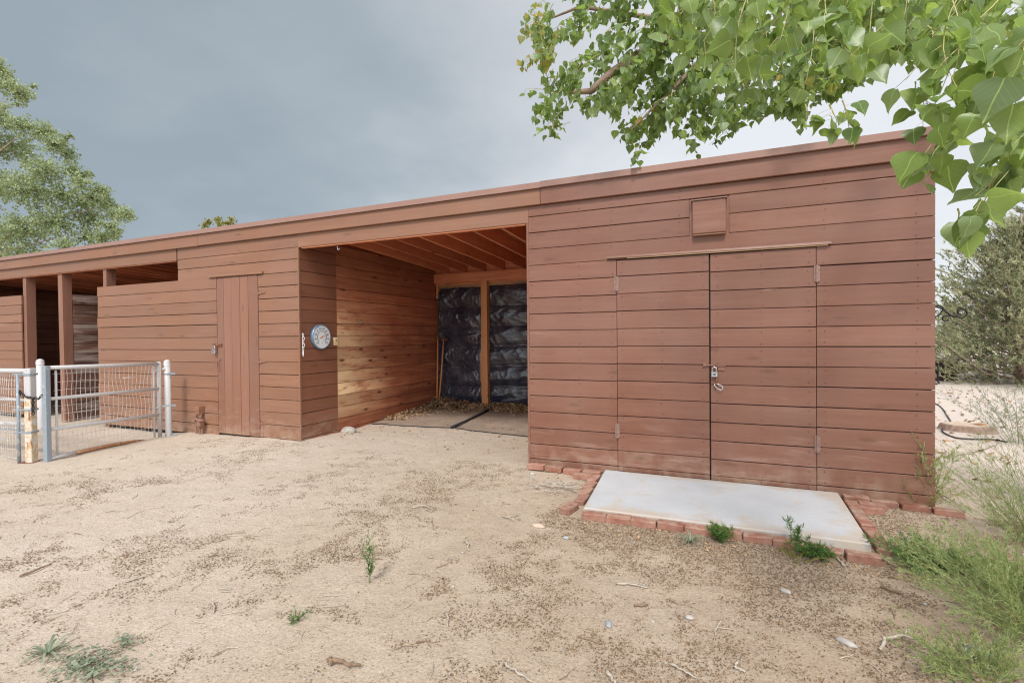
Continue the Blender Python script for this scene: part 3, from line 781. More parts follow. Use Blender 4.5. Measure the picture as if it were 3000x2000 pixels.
boards(w, lambda u, d, z: (u, YB - 0.032 + d, z), [(0.02, 0.15)], [(-5.6, -3.56)], gap=0.004)
w.build('kick_board', [M['weather'], M['back'], M['nail']], barn)

# open stalls at the left end: posts, half wall, partition, dark interior
for xa, xb, z0, ln in ((-13.985, -13.87, -0.12, 0.0), (-12.775, -12.635, -0.12, 0.035), (-11.375, -11.28, -0.12, 0.0)):
    w = MB(); w.hexa([(xa + ln, 0.037, z0), (xb + ln, 0.037, z0), (xb + ln, 0.18, z0), (xa + ln, 0.18, z0), (xa, 0.037, 2.643), (xb, 0.037, 2.643), (xb, 0.18, 2.643), (xa, 0.18, 2.643)], 0, rcol())
    w.build('post', M['paint_post'], barn)
zq = [0.0, 0.16, 0.34, 0.52, 0.70, 0.88, 1.059, 1.231, 1.414, 1.586, 1.769, 1.931, 2.108, 2.295]
w = MB(); boards(w, FRONT, [(zq[k], zq[k + 1]) for k in range(len(zq) - 1)], [(-17.6, -13.97)], gap=0.007)
w.box(-17.5, -14.0, 0.024, 0.036, 0.0, 2.28, 1); w.build('half_wall', PW, barn)
w = MB(); boards(w, lambda u, d, z: (u, 0.10 + d, z), [(-12.83, -12.79)], [(-0.08, 2.28)], vertical=True, gap=0.003); w.build('batten', [M['paint_vert'], M['back'], M['nail']], barn)
w = MB()
zp = [-0.1, 0.08, 0.26, 0.44, 0.62, 0.80, 0.99, 1.17, 1.35, 1.53, 1.72, 1.90, 2.08, 2.28]
boards(w, lambda u, d, z: (-12.625 - d, u, z), [(zp[k], zp[k + 1]) for k in range(len(zp) - 1)], [(0.19, 3.5)], gap=0.011, wave=0.006, tilt=0.01)
w.build('partition_wall', [M['weather'], M['back'], M['nail']], barn)
w = MB(); w.box(-14.25, -14.12, 1.5, 1.63, -0.1, 2.78, 0); w.build('inner_post', M['stall'], barn)
w = MB(); w.box(-9.02, -8.96, 1.7, 1.76, 0, 2.75, 0); w.build('inner_post', M['post'], barn)
w = MB(); boards(w, lambda u, d, z: (-17.6 + d, u, z), [(0.19 * k, 0.19 * (k + 1)) for k in range(15)], [(0.05, 3.5)], gap=0.006); w.box(-17.63, -17.603, 0.0, 3.6, -0.1, 2.98, 1); w.build('end_wall', [M['stall'], M['back'], M['nail']], barn)

# ------------------------------------------------------------------ things on the barn
def noz(u, v, s): return noise.noise(V((u, v, s)))
def sheet(name, label, x0, x1, z0, z1, seed, tearoff=None):
    b = MB(); nu, nv = 90, 130; idx = {}
    for j in range(nv + 1):
        for i in range(nu + 1):
            u, v = i / nu, j / nv
            x = x0 + (x1 - x0) * u; z = z0 + (z1 - z0) * v
            # horizontal drapes between nailed rows, and creases running to the nails
            row = v * 6.0 + 0.10 * noz(u * 2.2, v * 1.5, seed)
            fr = row - math.floor(row)
            bulge = 0.055 * math.sin(fr * math.pi) ** 0.8 * (0.5 + 0.5 * noz(u * 2.1, math.floor(row) * 1.7, seed + 40) + 0.35)
            # creases fan out of a few nails
            cre = 0.0
            for q, (nu_, nv_, amp) in enumerate(((0.02, 0.97, 1.0), (0.98, 0.62, 1.0), (0.45, 0.86, 0.8), (0.5, 0.42, 0.7), (0.95, 0.22, 0.8), (0.1, 0.68, 0.6))):
                du, dv = (u - nu_) * 0.9, (v - nv_) * 1.9
                rr_ = math.hypot(du, dv); an = math.atan2(dv, du)
                fan = noz(an * 2.6, q * 3.7, seed + 3)
                cre += amp * 0.055 * max(0.0, fan) * min(1.0, rr_ * 5) * math.exp(-rr_ * 2.6)
            ang_ = 0.5 + 0.5 * noz(u * 0.9, v * 1.1, seed + 60)
            ca_, sa_ = math.cos(ang_), math.sin(ang_)
            uu, vv = u * 1.0, v * 2.3
            a1, b1 = uu * ca_ + vv * sa_, -uu * sa_ + vv * ca_
            c3 = 1 - abs(noz(a1 * 1.6, b1 * 6.5, seed + 11)) * 2.0
            c4 = 1 - abs(noz(a1 * 7.0 + 3, b1 * 1.5, seed + 15)) * 2.4
            c5 = 1 - abs(noz(uu * 13, vv * 9, seed + 17)) * 2.4
            msk = max(0.0, 0.5 + noz(u * 1.5, v * 3, seed + 33))
            d = bulge + cre + 0.016 * max(0.0, c3) ** 2.5 * msk + 0.012 * max(0.0, c4) ** 3 * (1 - 0.7 * msk) + 0.005 * max(0.0, c5) ** 2 - 0.006 * math.exp(-min(fr, 1 - fr) * 40)
            edge = 0.02 * noz(v * 9, 1.5, seed) + 0.02 * noz(v * 23, 3.5, seed)
            if i == 0: x += edge
            if i == nu: x += edge
            if j == 0: z += 0.025 * noz(u * 8, 0.4, seed)
            if j == nv: z += 0.02 * noz(u * 8, 2.4, seed)
            idx[i, j] = b.add([(x, YB - 0.036 - d, z)])
    for j in range(nv):
        for i in range(nu):
            if tearoff and tearoff((i + .5) / nu, (j + .5) / nv): continue
            b.face((idx[i, j], idx[i + 1, j], idx[i + 1, j + 1], idx[i, j + 1]))
    o = b.build(name, M['plastic'], smooth=True)
    return tag(o, label, 'plastic sheet')
sheet('plastic_sheet', 'wrinkled black plastic sheet hung between side wall and stud in the open bay', -6.80, -5.81, 0.07, 2.385, 2.0)
sheet('plastic_sheet', 'torn black plastic sheet right of the stud at the back of the bay', -5.67, -3.60, 0.09, 2.40, 31.0,
      lambda u, v: abs(v - 0.66 + 0.9 * abs(u - 0.36)) < max(0.0, 0.02 + (u - 0.36) * 0.45) * (v < 0.67) and u > 0.36 and u < 0.62)

th = thing('wall_thermometer', 'round dial thermometer with blue grey rim on the painted side wall', 'thermometer')
TC = V((XB, 0.363, 1.435))
b = MB(); b.lathe(TC, (1, 0, 0), [(0.004, 0.15), (0.006, 0.172), (0.03, 0.178), (0.052, 0.174), (0.058, 0.166), (0.050, 0.157)], 40, caps=False); b.build('rim', M['bezel'], th, True)

def text_mesh(txt, size):
    cu = bpy.data.curves.new('numeral', 'FONT'); cu.body = txt; cu.size = size; cu.align_x = 'CENTER'; cu.align_y = 'CENTER'; cu.resolution_u = 2
    ob = bpy.data.objects.new('numeral', cu); COL.objects.link(ob)
    bpy.context.view_layer.update()
    me = bpy.data.meshes.new_from_object(ob.evaluated_get(bpy.context.evaluated_depsgraph_get()))
    vs = [v.co.copy() for v in me.vertices]; fs = [tuple(p.vertices) for p in me.polygons]
    bpy.data.objects.remove(ob); bpy.data.curves.remove(cu); bpy.data.meshes.remove(me)
    return vs, fs
b = MB(); b.lathe(TC, (1, 0, 0), [(0.02, 0.159), (0.0515, 0.159)], 40)
def dialpt(u, v, lift=0.0535): return TC + V((lift, u, v))       # seen from +x, +y runs right-to-left mirrored; u grows with y
for k, txt in enumerate(('60', '40', '20', '0', '20', '40', '60', '80', '100', '120')):
    ang = math.radians(225 - 30 * k)
    vs, fs = text_mesh(txt, 0.046)
    i = b.add([dialpt(0.118 * math.cos(ang) + v.x, 0.118 * math.sin(ang) + v.y) for v in vs])
    for f in fs: b.face([i + q for q in f], 1)
vs, fs = text_mesh('°F', 0.03)
i = b.add([dialpt(v.x, v.y - 0.085) for v in vs])
for f in fs: b.face([i + q for q in f], 1)
for k in range(91):
    ang = math.radians(225 - 3 * k); r0, r1 = (0.078, 0.09) if k % 5 else (0.074, 0.092)
    w_ = 0.0011; cx, sx = math.cos(ang), math.sin(ang)
    i = b.add([dialpt(r0 * cx - w_ * sx, r0 * sx + w_ * cx), dialpt(r1 * cx - w_ * sx, r1 * sx + w_ * cx), dialpt(r1 * cx + w_ * sx, r1 * sx - w_ * cx), dialpt(r0 * cx + w_ * sx, r0 * sx - w_ * cx)])
    b.face((i, i + 1, i + 2, i + 3), 1)
b.build('dial', [M['dial'], M['ink']], th)
b = MB(); ang = math.radians(22)
def pp(r, w_, l): return dialpt(r * math.cos(ang) - w_ * math.sin(ang), r * math.sin(ang) + w_ * math.cos(ang), l)
i = b.add([pp(-0.045, 0.007, 0.056), pp(0.09, 0.0015, 0.056), pp(0.09, -0.0015, 0.056), pp(-0.045, -0.007, 0.056), pp(-0.045, 0.007, 0.058), pp(0.09, 0.0015, 0.058), pp(0.09, -0.0015, 0.058), pp(-0.045, -0.007, 0.058)])
for q in ((0, 1, 2, 3), (4, 5, 6, 7), (0, 1, 5, 4), (1, 2, 6, 5), (2, 3, 7, 6), (3, 0, 4, 7)): b.face([i + k for k in q])
b.lathe(TC, (1, 0, 0), [(0.055, 0.012), (0.062, 0.01)], 14); b.build('pointer', M['orange'], th)

def padlock(c, s, label):
    t = thing('padlock', label, 'padlock')
    b = MB(); b.bevbox(c, V((1, 0, 0)), V((0, 1, 0)), V((0, 0, 1)), 0.022 * s, 0.011 * s, 0.019 * s, 0.003 * s)
    for z in (0.0145, -0.0145): b.bevbox(c + V((0, 0, z * s)), V((1, 0, 0)), V((0, 1, 0)), V((0, 0, 1)), 0.0232 * s, 0.0122 * s, 0.004 * s, 0.001)
    b.build('body', M['steel'], t)
    b = MB(); b.bevbox(c + V((0, -0.0112 * s, 0)), V((1, 0, 0)), V((0, 1, 0)), V((0, 0, 1)), 0.011 * s, 0.001, 0.008 * s, 0.0004); b.build('lock_badge', M['brass'], t)
    b = MB(); pts = [c + V((-0.0145 * s, 0, 0.015 * s)), c + V((-0.0145 * s, 0, 0.045 * s))]
    for k in range(1, 8):
        a = math.pi * (1 - k / 8); pts.append(c + V((0.0145 * s * math.cos(a), 0, 0.045 * s + 0.0145 * s * math.sin(a))))
    pts += [c + V((0.0145 * s, 0, 0.045 * s)), c + V((0.0145 * s, 0, 0.015 * s))]
    b.tube(pts, 0.0042 * s, 8); b.build('shackle', M['steel'], t, True)
padlock(V((-1.65, -0.034, 1.047)), 1.15, 'silver padlock hanging from the latch of the double doors')
padlock(V((-8.495, -0.04, 1.235)), 1.35, 'small silver padlock on the plank stall door')
cl = MB()
pts = [V((-1.648, -0.03, 0.962)), V((-1.648, -0.032, 0.94)), V((-1.62, -0.034, 0.912)), V((-1.592, -0.034, 0.902)), V((-1.576, -0.034, 0.915)), V((-1.582, -0.034, 0.938)), V((-1.61, -0.034, 0.953)), V((-1.634, -0.034, 0.962)), V((-1.646, -0.032, 0.958))]
cl.tube(pts, 0.0048, 8)
tag(cl.build('snap_clip', M['steel'], None, True), 'bright metal snap clip dangling from the double door handle', 'clip')

# white plastic chain at the corner of the bay
ch = MB()
def link(mb, c, ax, up, L, Wd, r, n=14):
    pts = [c + up * (L * math.cos(2 * math.pi * k / n)) + ax * (Wd * math.sin(2 * math.pi * k / n)) for k in range(n)] 
    mb.tube(pts + [pts[0], pts[1]], r, 6, cap=False)
for k in range(5):
    z = 1.46 - 0.045 * k
    link(ch, V((XB + 0.02 + (0.008 if k % 2 else 0), 0.05, z)), V((0, 1, 0)) if k % 2 == 0 else V((0.7, 0.7, 0)), V((0, 0, 1)), 0.026, 0.012, 0.0042)
ch.tube([(XB + 0.02, 0.05, 1.262), (XB + 0.02, 0.05, 1.20), (XB + 0.022, 0.052, 1.17)], [0.005, 0.010, 0.008], 8)
tag(ch.build('hanging_chain', M['whiteplastic'], None, True), 'short white chain hanging at the corner left of the thermometer', 'chain')
hk = MB()
hk.tube([(-6.21, 0.05, 2.665), (-6.21, 0.045, 2.61), (-6.205, 0.045, 2.575), (-6.185, 0.045, 2.57), (-6.175, 0.045, 2.59)], 0.004, 6)
tag(hk.build('ceiling_hook', M['steel'], None, True), 'small open wire hook under the header of the open bay', 'hook')
ey = MB(); link(ey, V((XB + 0.012, 1.235, 1.665)), V((0, 1, 0)), V((0, 0, 1)), 0.018, 0.018, 0.006); ey.tube([(XB - 0.005, 1.235, 1.665), (XB + 0.016, 1.235, 1.665)], 0.006, 6)
tag(ey.build('eye_bolt', M['steel'], None, True), 'little steel eye bolt screwed in the raw wood side wall', 'bolt')

# wrought iron scroll bracket and gate hook on the right end wall
sc = MB(); y = 0.5
def spiral(cx, cz, r0, r1, a0, a1, n=22):
    return [V((cx + (r0 + (r1 - r0) * k / n) * math.cos(a0 + (a1 - a0) * k / n), y, cz + (r0 + (r1 - r0) * k / n) * math.sin(a0 + (a1 - a0) * k / n))) for k in range(n + 1)]
sc.tube([V((0.006, y, 1.615)), V((0.06, y, 1.655)), V((0.12, y, 1.66)), V((0.2, y, 1.63)), V((0.27, y, 1.565)), V((0.33, y, 1.545))] + spiral(0.335, 1.592, 0.05, 0.014, -1.5, 4.6), 0.0065, 6)
sc.tube([V((0.006, y, 1.50)), V((0.1, y, 1.525)), V((0.18, y, 1.57)), V((0.215, y, 1.62))] + spiral(0.17, 1.622, 0.045, 0.012, 0.0, 4.8), 0.006, 6)
sc.tube([V((0.29, y, 1.55)), V((0.25, y, 1.57))] + spiral(0.235, 1.535, 0.036, 0.010, 1.3, 6.2), 0.006, 6)
sc.tube([V((0.012, y, 1.42)), V((0.012, y, 1.74))], 0.009, 6)
tag(sc.build('scroll_bracket', M['iron'], None, True), 'black wrought iron scroll bracket sticking out past the right barn wall', 'bracket')
gh = MB(); gh.tube([V((0.005, 0.08, 1.14)), V((0.04, 0.08, 1.145)), V((0.045, 0.08, 1.11)), V((0.038, 0.08, 1.03)), V((0.05, 0.08, 1.005)), V((0.032, 0.08, 0.995)), V((0.005, 0.08, 1.01))], 0.006, 6)
tag(gh.build('wall_hook', M['iron'], None, True), 'small dark iron pull hook on the barn right corner', 'hook')

# two poles leaning in the back corner
for k, (bx, by, tx, ty, tz, lab) in enumerate(((-6.74, 3.28, -6.80, 3.44, 1.43, 'left of two old wooden tool handles leaning in the back corner of the bay'),
                                              (-6.69, 3.26, -6.66, 3.44, 1.40, 'right of two old wooden tool handles leaning in the back corner of the bay'))):
    t = thing('tool_handle', lab, 'tool handle', group='tool handles leaning in the bay')
    b = MB(); b.tube([(bx, by, 0.04), ((bx + tx) / 2 + 0.006, (by + ty) / 2, tz / 2), (tx, ty, tz)], [0.017, 0.016, 0.015], 8); b.build('shaft', M['post'], t, True)
    b = MB(); d = V((1, 0, 0.1 if k else -0.2)).normalized()
    c = V((tx, ty - 0.01, tz - 0.04))
    b.tube([c - d * 0.05, c + d * (0.09 if k else 0.05)], 0.016, 8); b.tube([c, c + V((0, 0, 0.06))], 0.022, 8); b.build('metal_socket', M['rust'], t)

# rubber stall mats
def matslab(pts, label):
    t = thing('rubber_mat', label, 'rubber mat', group='rubber mats on the bay floor')
    zz = 0.012
    b = MB(); n = len(pts)
    P0 = [(x, y, gz(x, y) - 0.04) for x, y in pts]; P1 = [(x, y, gz(x, y) + zz) for x, y in pts]
    i = b.add(P0 + P1)
    for k in range(n): b.face((i + k, i + (k + 1) % n, i + n + (k + 1) % n, i + n + k))
    b.build('edge', M['rubber'], t)
    b = MB(); cx = sum(p[0] for p in pts) / n; cy = sum(p[1] for p in pts) / n
    Q = [(x + (cx - x) * 0.006, y + (cy - y) * 0.006) for x, y in pts]
    N_ = 40; g_ = []
    for j in range(N_ + 1):
        for i2 in range(N_ + 1):
            u, v = i2 / N_, j / N_
            A = V(Q[0]).lerp(V(Q[1]), u); B = V(Q[3]).lerp(V(Q[2]), u); p = A.lerp(B, v)
            g_.append((p.x, p.y, gz(p.x, p.y) + zz + 0.003))
    i = b.add(g_)
    for j in range(N_):
        for i2 in range(N_):
            k = i + j * (N_ + 1) + i2; b.face((k, k + 1, k + N_ + 2, k + N_ + 1))
    b.build('dusty_top', M['mat'], t, True)
matslab([(-6.82, 1.43), (-5.37, 1.53), (-5.5, 3.0), (-6.82, 3.0)], 'dusty rubber mat beside the raw wood side wall')
matslab([(-5.31, 1.50), (-3.6, 1.28), (-3.6, 2.9), (-5.44, 2.98)], 'dusty rubber mat on the bay floor nearer the double doors')
b = MB(); b.tube([(-5.37, 1.49, gz(-5.37, 1.49) + 0.028), (-5.36, 1.9, gz(-5.4, 1.9) + 0.034), (-5.42, 2.5, gz(-5.42, 2.5) + 0.036), (-5.47, 2.98, gz(-5.47, 2.98) + 0.034)], 0.02, 6)
tag(b.build('hose_piece', M['rubber'], None, True), 'thin black strip lying in the joint between the floor mats', 'rubber strip')

# ------------------------------------------------------------------ slab, bricks
b = MB(); zt, zb_ = 0.055, -0.08
P = [(-2.60, -1.19), (-0.695, -1.165), (-0.672, -0.028), (-2.685, -0.03)]
cxy = V((-1.66, -0.6))
def inset(p, e): v = V(p); return v + (cxy - v).normalized() * e
lo = b.add([(x, y, zb_) for x, y in P]); m1 = b.add([(x, y, zt - 0.008) for x, y in P]); m2 = b.add([(*inset(p, 0.011), zt) for p in P])
for k in range(4):
    q = (k + 1) % 4; b.face((lo + k, lo + q, m1 + q, m1 + k)); b.face((m1 + k, m1 + q, m2 + q, m2 + k))
b.face([m2 + k for k in range(4)])
tag(b.build('concrete_slab', M['concrete']), 'pale grey concrete pad in front of the double doors', 'slab')

brick0 = MB(); brick0.bevbox(V((0, 0, 0)), V((1, 0, 0)), V((0, 1, 0)), V((0, 0, 1)), 0.096, 0.045, 0.029, 0.004, 0, (0.4, 0.5, 0.5), jit=0.0025)
def one_brick(x, y, z, rot, tilt, lab, grp, sx=1.0):
    bm = MB(); bm.bevbox(V((0, 0, 0)), V((1, 0, 0)), V((0, 1, 0)), V((0, 0, 1)), 0.0925 * sx, 0.0445, 0.029, 0.006, 0, rcol(), jit=0.003)
    o = bm.build('brick', M['brick']); o.location = (x, y, z - 0.007); o.rotation_euler = (tilt[0], tilt[1], rot)
    tag(o, lab, 'brick', grp)
ordn = ['first', 'second', 'third', 'fourth', 'fifth', 'sixth', 'seventh', 'eighth', 'ninth', 'tenth']
G1 = 'bricks along the front edge of the concrete pad'
fx = [-2.496, -2.31, -2.125, -1.932, -1.742, -1.552, -1.362, -1.175, -0.972, -0.775]
fy = [-1.252, -1.243, -1.238, -1.236, -1.234, -1.232, -1.236, -1.268, -1.305, -1.325]
for k in range(10):
    one_brick(fx[k], fy[k], 0.022 + rnd.uniform(-0.004, 0.004), rnd.uniform(-0.03, 0.03) - (0.15 if k in (7, 8) else 0), (rnd.uniform(-0.05, 0.02), rnd.uniform(-0.03, 0.03)), ordn[k] + ' brick from the left in the row along the front edge of the concrete pad', G1)
G2 = 'bricks along the right edge of the concrete pad'
for k, (x, y) in enumerate(((-0.615, -0.28), (-0.618, -0.475), (-0.622, -0.668), (-0.618, -0.885), (-0.622, -1.09), )):
    one_brick(x, y, 0.02 + rnd.uniform(-0.004, 0.004), 1.57 + rnd.uniform(-0.04, 0.04), (rnd.uniform(-0.04, 0.04), rnd.uniform(-0.03, 0.03)), ordn[k] + ' brick out from the wall along the right edge of the pad', G2)
G3 = 'bricks along the left edge of the concrete pad'
for k, (x, y) in enumerate(((-2.737, -0.30), (-2.725, -0.50), (-2.708, -0.70), (-2.692, -0.90))):
    one_brick(x, y, 0.018 + rnd.uniform(-0.004, 0.004), 1.50 + rnd.uniform(-0.04, 0.04), (rnd.uniform(-0.05, 0.05), rnd.uniform(-0.03, 0.03)), ordn[k] + ' brick out from the wall along the left edge of the pad', G3)
one_brick(-2.725, -1.165, 0.028, 1.42, (0.03, 0.02), 'loose brick lying apart at the front left corner of the pad', 'loose bricks by the concrete pad')
G4 = 'bricks at the wall foot left of the pad'
for k, (x, y, r) in enumerate(((-3.40, -0.10, -0.05), (-3.20, -0.115, -0.06), (-3.0, -0.12, -0.03), (-2.805, -0.105, 0.02), (-2.86, -0.235, 0.02))):
    one_brick(x, y, 0.03 + (0.012 if k < 2 else 0), r, (rnd.uniform(-0.1, 0.0), rnd.uniform(-0.05, 0.05)), (ordn[k] + ' brick from the bay in the row at the wall foot left of the pad') if k < 4 else 'brick set in front of the wall foot row left of the pad', G4)
G5 = 'bricks at the wall foot right of the pad'
for k, (x, y, r) in enumerate(((-0.56, -0.10, 0.0), (-0.47, -0.20, 0.0), (-0.37, -0.10, -0.03), (-0.17, -0.13, -0.05), (0.03, -0.16, -0.04), (-0.51, -0.31, 0.02))):
    one_brick(x, y, 0.022 + (0.02 if k == 0 else 0), r, (rnd.uniform(-0.1, 0.02), rnd.uniform(-0.05, 0.05)), ordn[k] + ' brick rightwards from the pad at the foot of the right wall', G5)

# ------------------------------------------------------------------ pipe gates at the left
def lerp(a, b, t): return V(a).lerp(V(b), t)
HP = V((-9.17, -0.285, -0.02)); GR = V((-9.21, -0.385, 0.0)); GL = V((-8.865, -1.85, 0.0))
def post(name, lab, base, top, r, mat, cap=True, grp=None):
    t = thing(name, lab, 'post', group=grp)
    b = MB(); b.tube([base - V((0, 0, 0.1)), V(base), V((base.x + top[0], base.y + top[1], top[2]))], r, 14); b.build('pipe', mat, t, True)
    b = MB(); c = V((base.x + top[0], base.y + top[1], top[2]))
    b.lathe(c, (0, 0, 1), [(-0.05, r * 1.07), (0.0, r * 1.07), (r * 0.5, r * 0.9), (r * 0.85, r * 0.45), (r * 0.95, 0.02 * r)], 14); b.build('post_cap', mat, t, True)
    return t
hp = post('gate_post', 'white round gate post with capped top standing before the stall wall', HP, (-0.012, 0, 1.08), 0.043, M['gatewhite'], grp='white posts of the pen')
for z in (0.93, 0.46, 0.02):
    b = MB(); b.lathe(HP + V((-0.008, 0, z)), (0, 0, 1), [(-0.01, 0.046), (0.01, 0.046)], 14)
    b.bevbox(HP + V((0.07, 0.03, z)), V((0.95, 0.3, 0)), V((-0.3, 0.95, 0)), V((0, 0, 1)), 0.045, 0.006, 0.012, 0.002); b.build('clamp_band', M['gateblue'], hp)
post('gate_post', 'slim white round post standing behind the chained gate corner', V((-12.03, -0.556, -0.02)), (0, 0, 1.07), 0.052, M['gatewhite'], grp='white posts of the pen')

gate = thing('pipe_gate', 'open white pipe gate with wire mesh swung toward the camera', 'gate')
rl = [(1.065, 1.1), (0.70, 0.735), (0.32, 0.375)]
gdir = (GL - GR).normalized(); gn = V((gdir.y, -gdir.x, 0))
b = MB(); b.tube([GR + V((0, 0, -0.02)), GR + V((0, 0, 1.095))], 0.026, 12); b.build('gate_upright', M['gatewhite'], gate, True)
b = MB(); sq = 0.03
b.bevbox(GL + V((0, 0, 0.56)), gdir, gn, V((0, 0, 1)), 0.028, 0.028, 0.565, 0.004); b.build('gate_upright', M['gateblue'], gate)
for k, (za_, zb2) in enumerate(rl):
    b = MB(); b.tube([GR + V((0, 0, za_)), lerp(GR, GL, 0.5) + V((0, 0, (za_ + zb2) / 2 - 0.002)), GL + V((0, 0, zb2))], 0.021 if k else 0.024, 12)
    b.build('gate_rail', M['gatewhite'], gate, True)
b = MB(); b.tube([GL + V((0, 0, 0.03)), lerp(GR, GL, 0.78) + V((0, 0, 0.033))], 0.023, 10); b.build('gate_rail', M['gatewhite'], gate, True)
b = MB(); b.tube([lerp(GR, GL, 0.79) + V((0, 0, 0.032)), lerp(GR, GL, 0.5) + V((0, 0, 0.028)), lerp(GR, GL, 0.25) + V((0, 0, 0.006)), lerp(GR, GL, 0.12) + V((0, 0, -0.03))], [0.026, 0.024, 0.02, 0.012], 10); b.build('gate_rail', M['pipewood'], gate, True)
for tt in (0.06, 0.93):
    b = MB(); p = lerp(GR, GL, tt) + gn * 0.0; b.tube([p + V((0, 0, 0.0)), p + V((0, 0, 1.06))], 0.013, 8); b.build('mesh_bar', M['gatewhite'], gate, True)
for z in (0.97, 0.42):
    b = MB(); b.tube([GR - gdir * -0.07 + V((0, 0, z)), GR + V((0, 0, z)), GR - gdir * 0.04 + V((0, 0, z + 0.02)), HP + V((0.0, -0.05, z + 0.03)), HP + V((0, 0, z + 0.03))], 0.014, 8); b.build('hinge', M['gatewhite'], gate, True)
def mesh_panel(A, B, zlo, zhi, nv, nh, seed, sag=0.02):
    bl = MB()
    dirn = (B - A).normalized(); nrm = V((dirn.y, -dirn.x, 0))
    def pt(u, z):
        o = nrm * (sag * noise.noise(V((u * 4, z * 3, seed)))) + dirn * (0.02 * noise.noise(V((u * 7, z * 5, seed + 5)))) + V((0, 0, 0.012 * noise.noise(V((u * 5, z * 4, seed + 9)))))
        return lerp(A, B, u) + o + V((0, 0, z))
    for i in range(nv):
        u = (i + 0.5) / nv; dm = 0
        bl.tube([pt(u, zlo + (zhi(u) - zlo) * k / 14) for k in range(15)], 0.0025, 4, dm)
    for j in range(nh):
        f = (j + 0.3) / nh
        bl.tube([pt(k / 16, zlo + (zhi(k / 16) - zlo) * f) for k in range(17)], 0.0023, 4)
    return bl
mp = mesh_panel(lerp(GR, GL, 0.06), lerp(GR, GL, 0.95), 0.03, lambda u: 1.05 + 0.04 * u, 23, 11, 3.0, 0.035)
mp.build('wire_mesh', M['wire'], gate)
b = MB(); q = lerp(GR, GL, 0.36) + V((0, 0, 0.90)) + gn * 0.02
b.tube([q, q + gdir * -0.06 + V((0, 0, 0.0)), q + gdir * -0.13 + V((0, 0, -0.012))], [0.007, 0.005, 0.009], 6)
tag(b.build('wire_tie', M['whiteplastic'], None, True), 'short white tie caught in the wire mesh of the open gate', 'tie')

# chained corner post and the pen panel running out of frame
rp = thing('square_post', 'square white post with rust streaks and a chain round it', 'post', group='white posts of the pen')
RB = V((-9.0, -1.94, 0.0)); ax = V((0.92, 0.39, 0)); ay = V((-0.39, 0.92, 0))
b = MB(); b.bevbox(RB + V((0, 0, 0.33)), ax, ay, V((0, 0, 1)), 0.041, 0.041, 0.43, 0.006); b.build('post_shaft', M['gaterust'], rp)
b = MB(); b.bevbox(RB + V((-0.004, 0, 0.93)), ax, ay, V((0, 0, 1)), 0.040, 0.040, 0.169, 0.006); b.build('post_head', M['gatewhite'], rp)
b = MB(); b.bevbox(RB + V((-0.02, -0.01, -0.005)), ax, ay, V((0, 0, 1)), 0.085, 0.06, 0.012, 0.003); b.build('base_plate', M['rust'], rp)
for z in (0.62, 0.36, 1.03):
    b = MB(); b.bevbox(RB + V((0, 0, z)), ax, ay, V((0, 0, 1)), 0.05, 0.05, 0.011, 0.002); b.tube([RB - ax * 0.045 - ay * 0.05 + V((0, 0, z)), RB - ax * 0.15 - ay * 0.05 + V((0, 0, z))], 0.009, 6); b.build('clamp_band', M['gateblue'], rp)
pan = thing('pen_fence', 'white pipe fence panel with wire mesh running out of the left edge', 'fence panel')
PA = RB + V((-0.04, 0.0, 0)); PB = V((-11.2, -1.96, 0))
for z0, z1, r, mt in ((1.065, 1.05, 0.03, 'gatewhite'), (0.72, 0.70, 0.018, 'gatewhite'), (0.435, 0.39, 0.026, 'gatewhite'), (0.372, 0.33, 0.012, 'gateblue')):
    b = MB(); b.tube([PA + V((0, 0, z0)), PB + V((0, 0, z1))], r, 10); b.build('panel_rail', M[mt], pan, True)
b = MB(); q = RB - ax * 0.10 - ay * 0.045; b.tube([q + V((0, 0, -0.03)), q + V((0, 0, 1.03))], 0.017, 8); b.build('panel_upright', M['gateblue'], pan, True)
mesh_panel(PA + V((-0.08, -0.03, 0)), PB, 0.0, lambda u: 1.03, 38, 10, 8.0, 0.03).build('wire_mesh', M['wire'], pan)

c = MB()
cp = [RB + V((-0.07, -0.06, 0.80)), RB + V((-0.04, -0.075, 0.84)), RB + V((0.02, -0.06, 0.78)), RB + V((0.06, -0.01, 0.755)), RB + V((0.09, 0.04, 0.745)), RB + V((0.12, 0.06, 0.79)), GL + V((-0.03, 0.0, 0.80))]
def along(pts, step):
    out = []; acc = 0.0
    for a, b_ in zip(pts[:-1], pts[1:]):
        L = (b_ - a).length; t_ = acc
        while t_ < L: out.append((a.lerp(b_, t_ / L), (b_ - a).normalized())); t_ += step
        acc = t_ - L
    return out
for k, (p, d) in enumerate(along(cp, 0.03)):
    s1 = d.cross(V((0, 0, 1)));  s1 = s1.normalized() if s1.length > 0.1 else V((1, 0, 0)); s2 = d.cross(s1)
    link(c, p, s1 if k % 2 else s2, d, 0.02, 0.011, 0.0045, 10)
for k in range(6):
    link(c, RB + V((0.065, -0.005, 0.73 - 0.03 * k)), V((0, 1, 0)) if k % 2 else V((1, 0, 0)), V((0, 0, 1)), 0.02, 0.012, 0.0045, 10)
tag(c.build('gate_chain', M['iron'], None, True), 'dark steel chain tying the open gate to the rusty square post', 'chain')

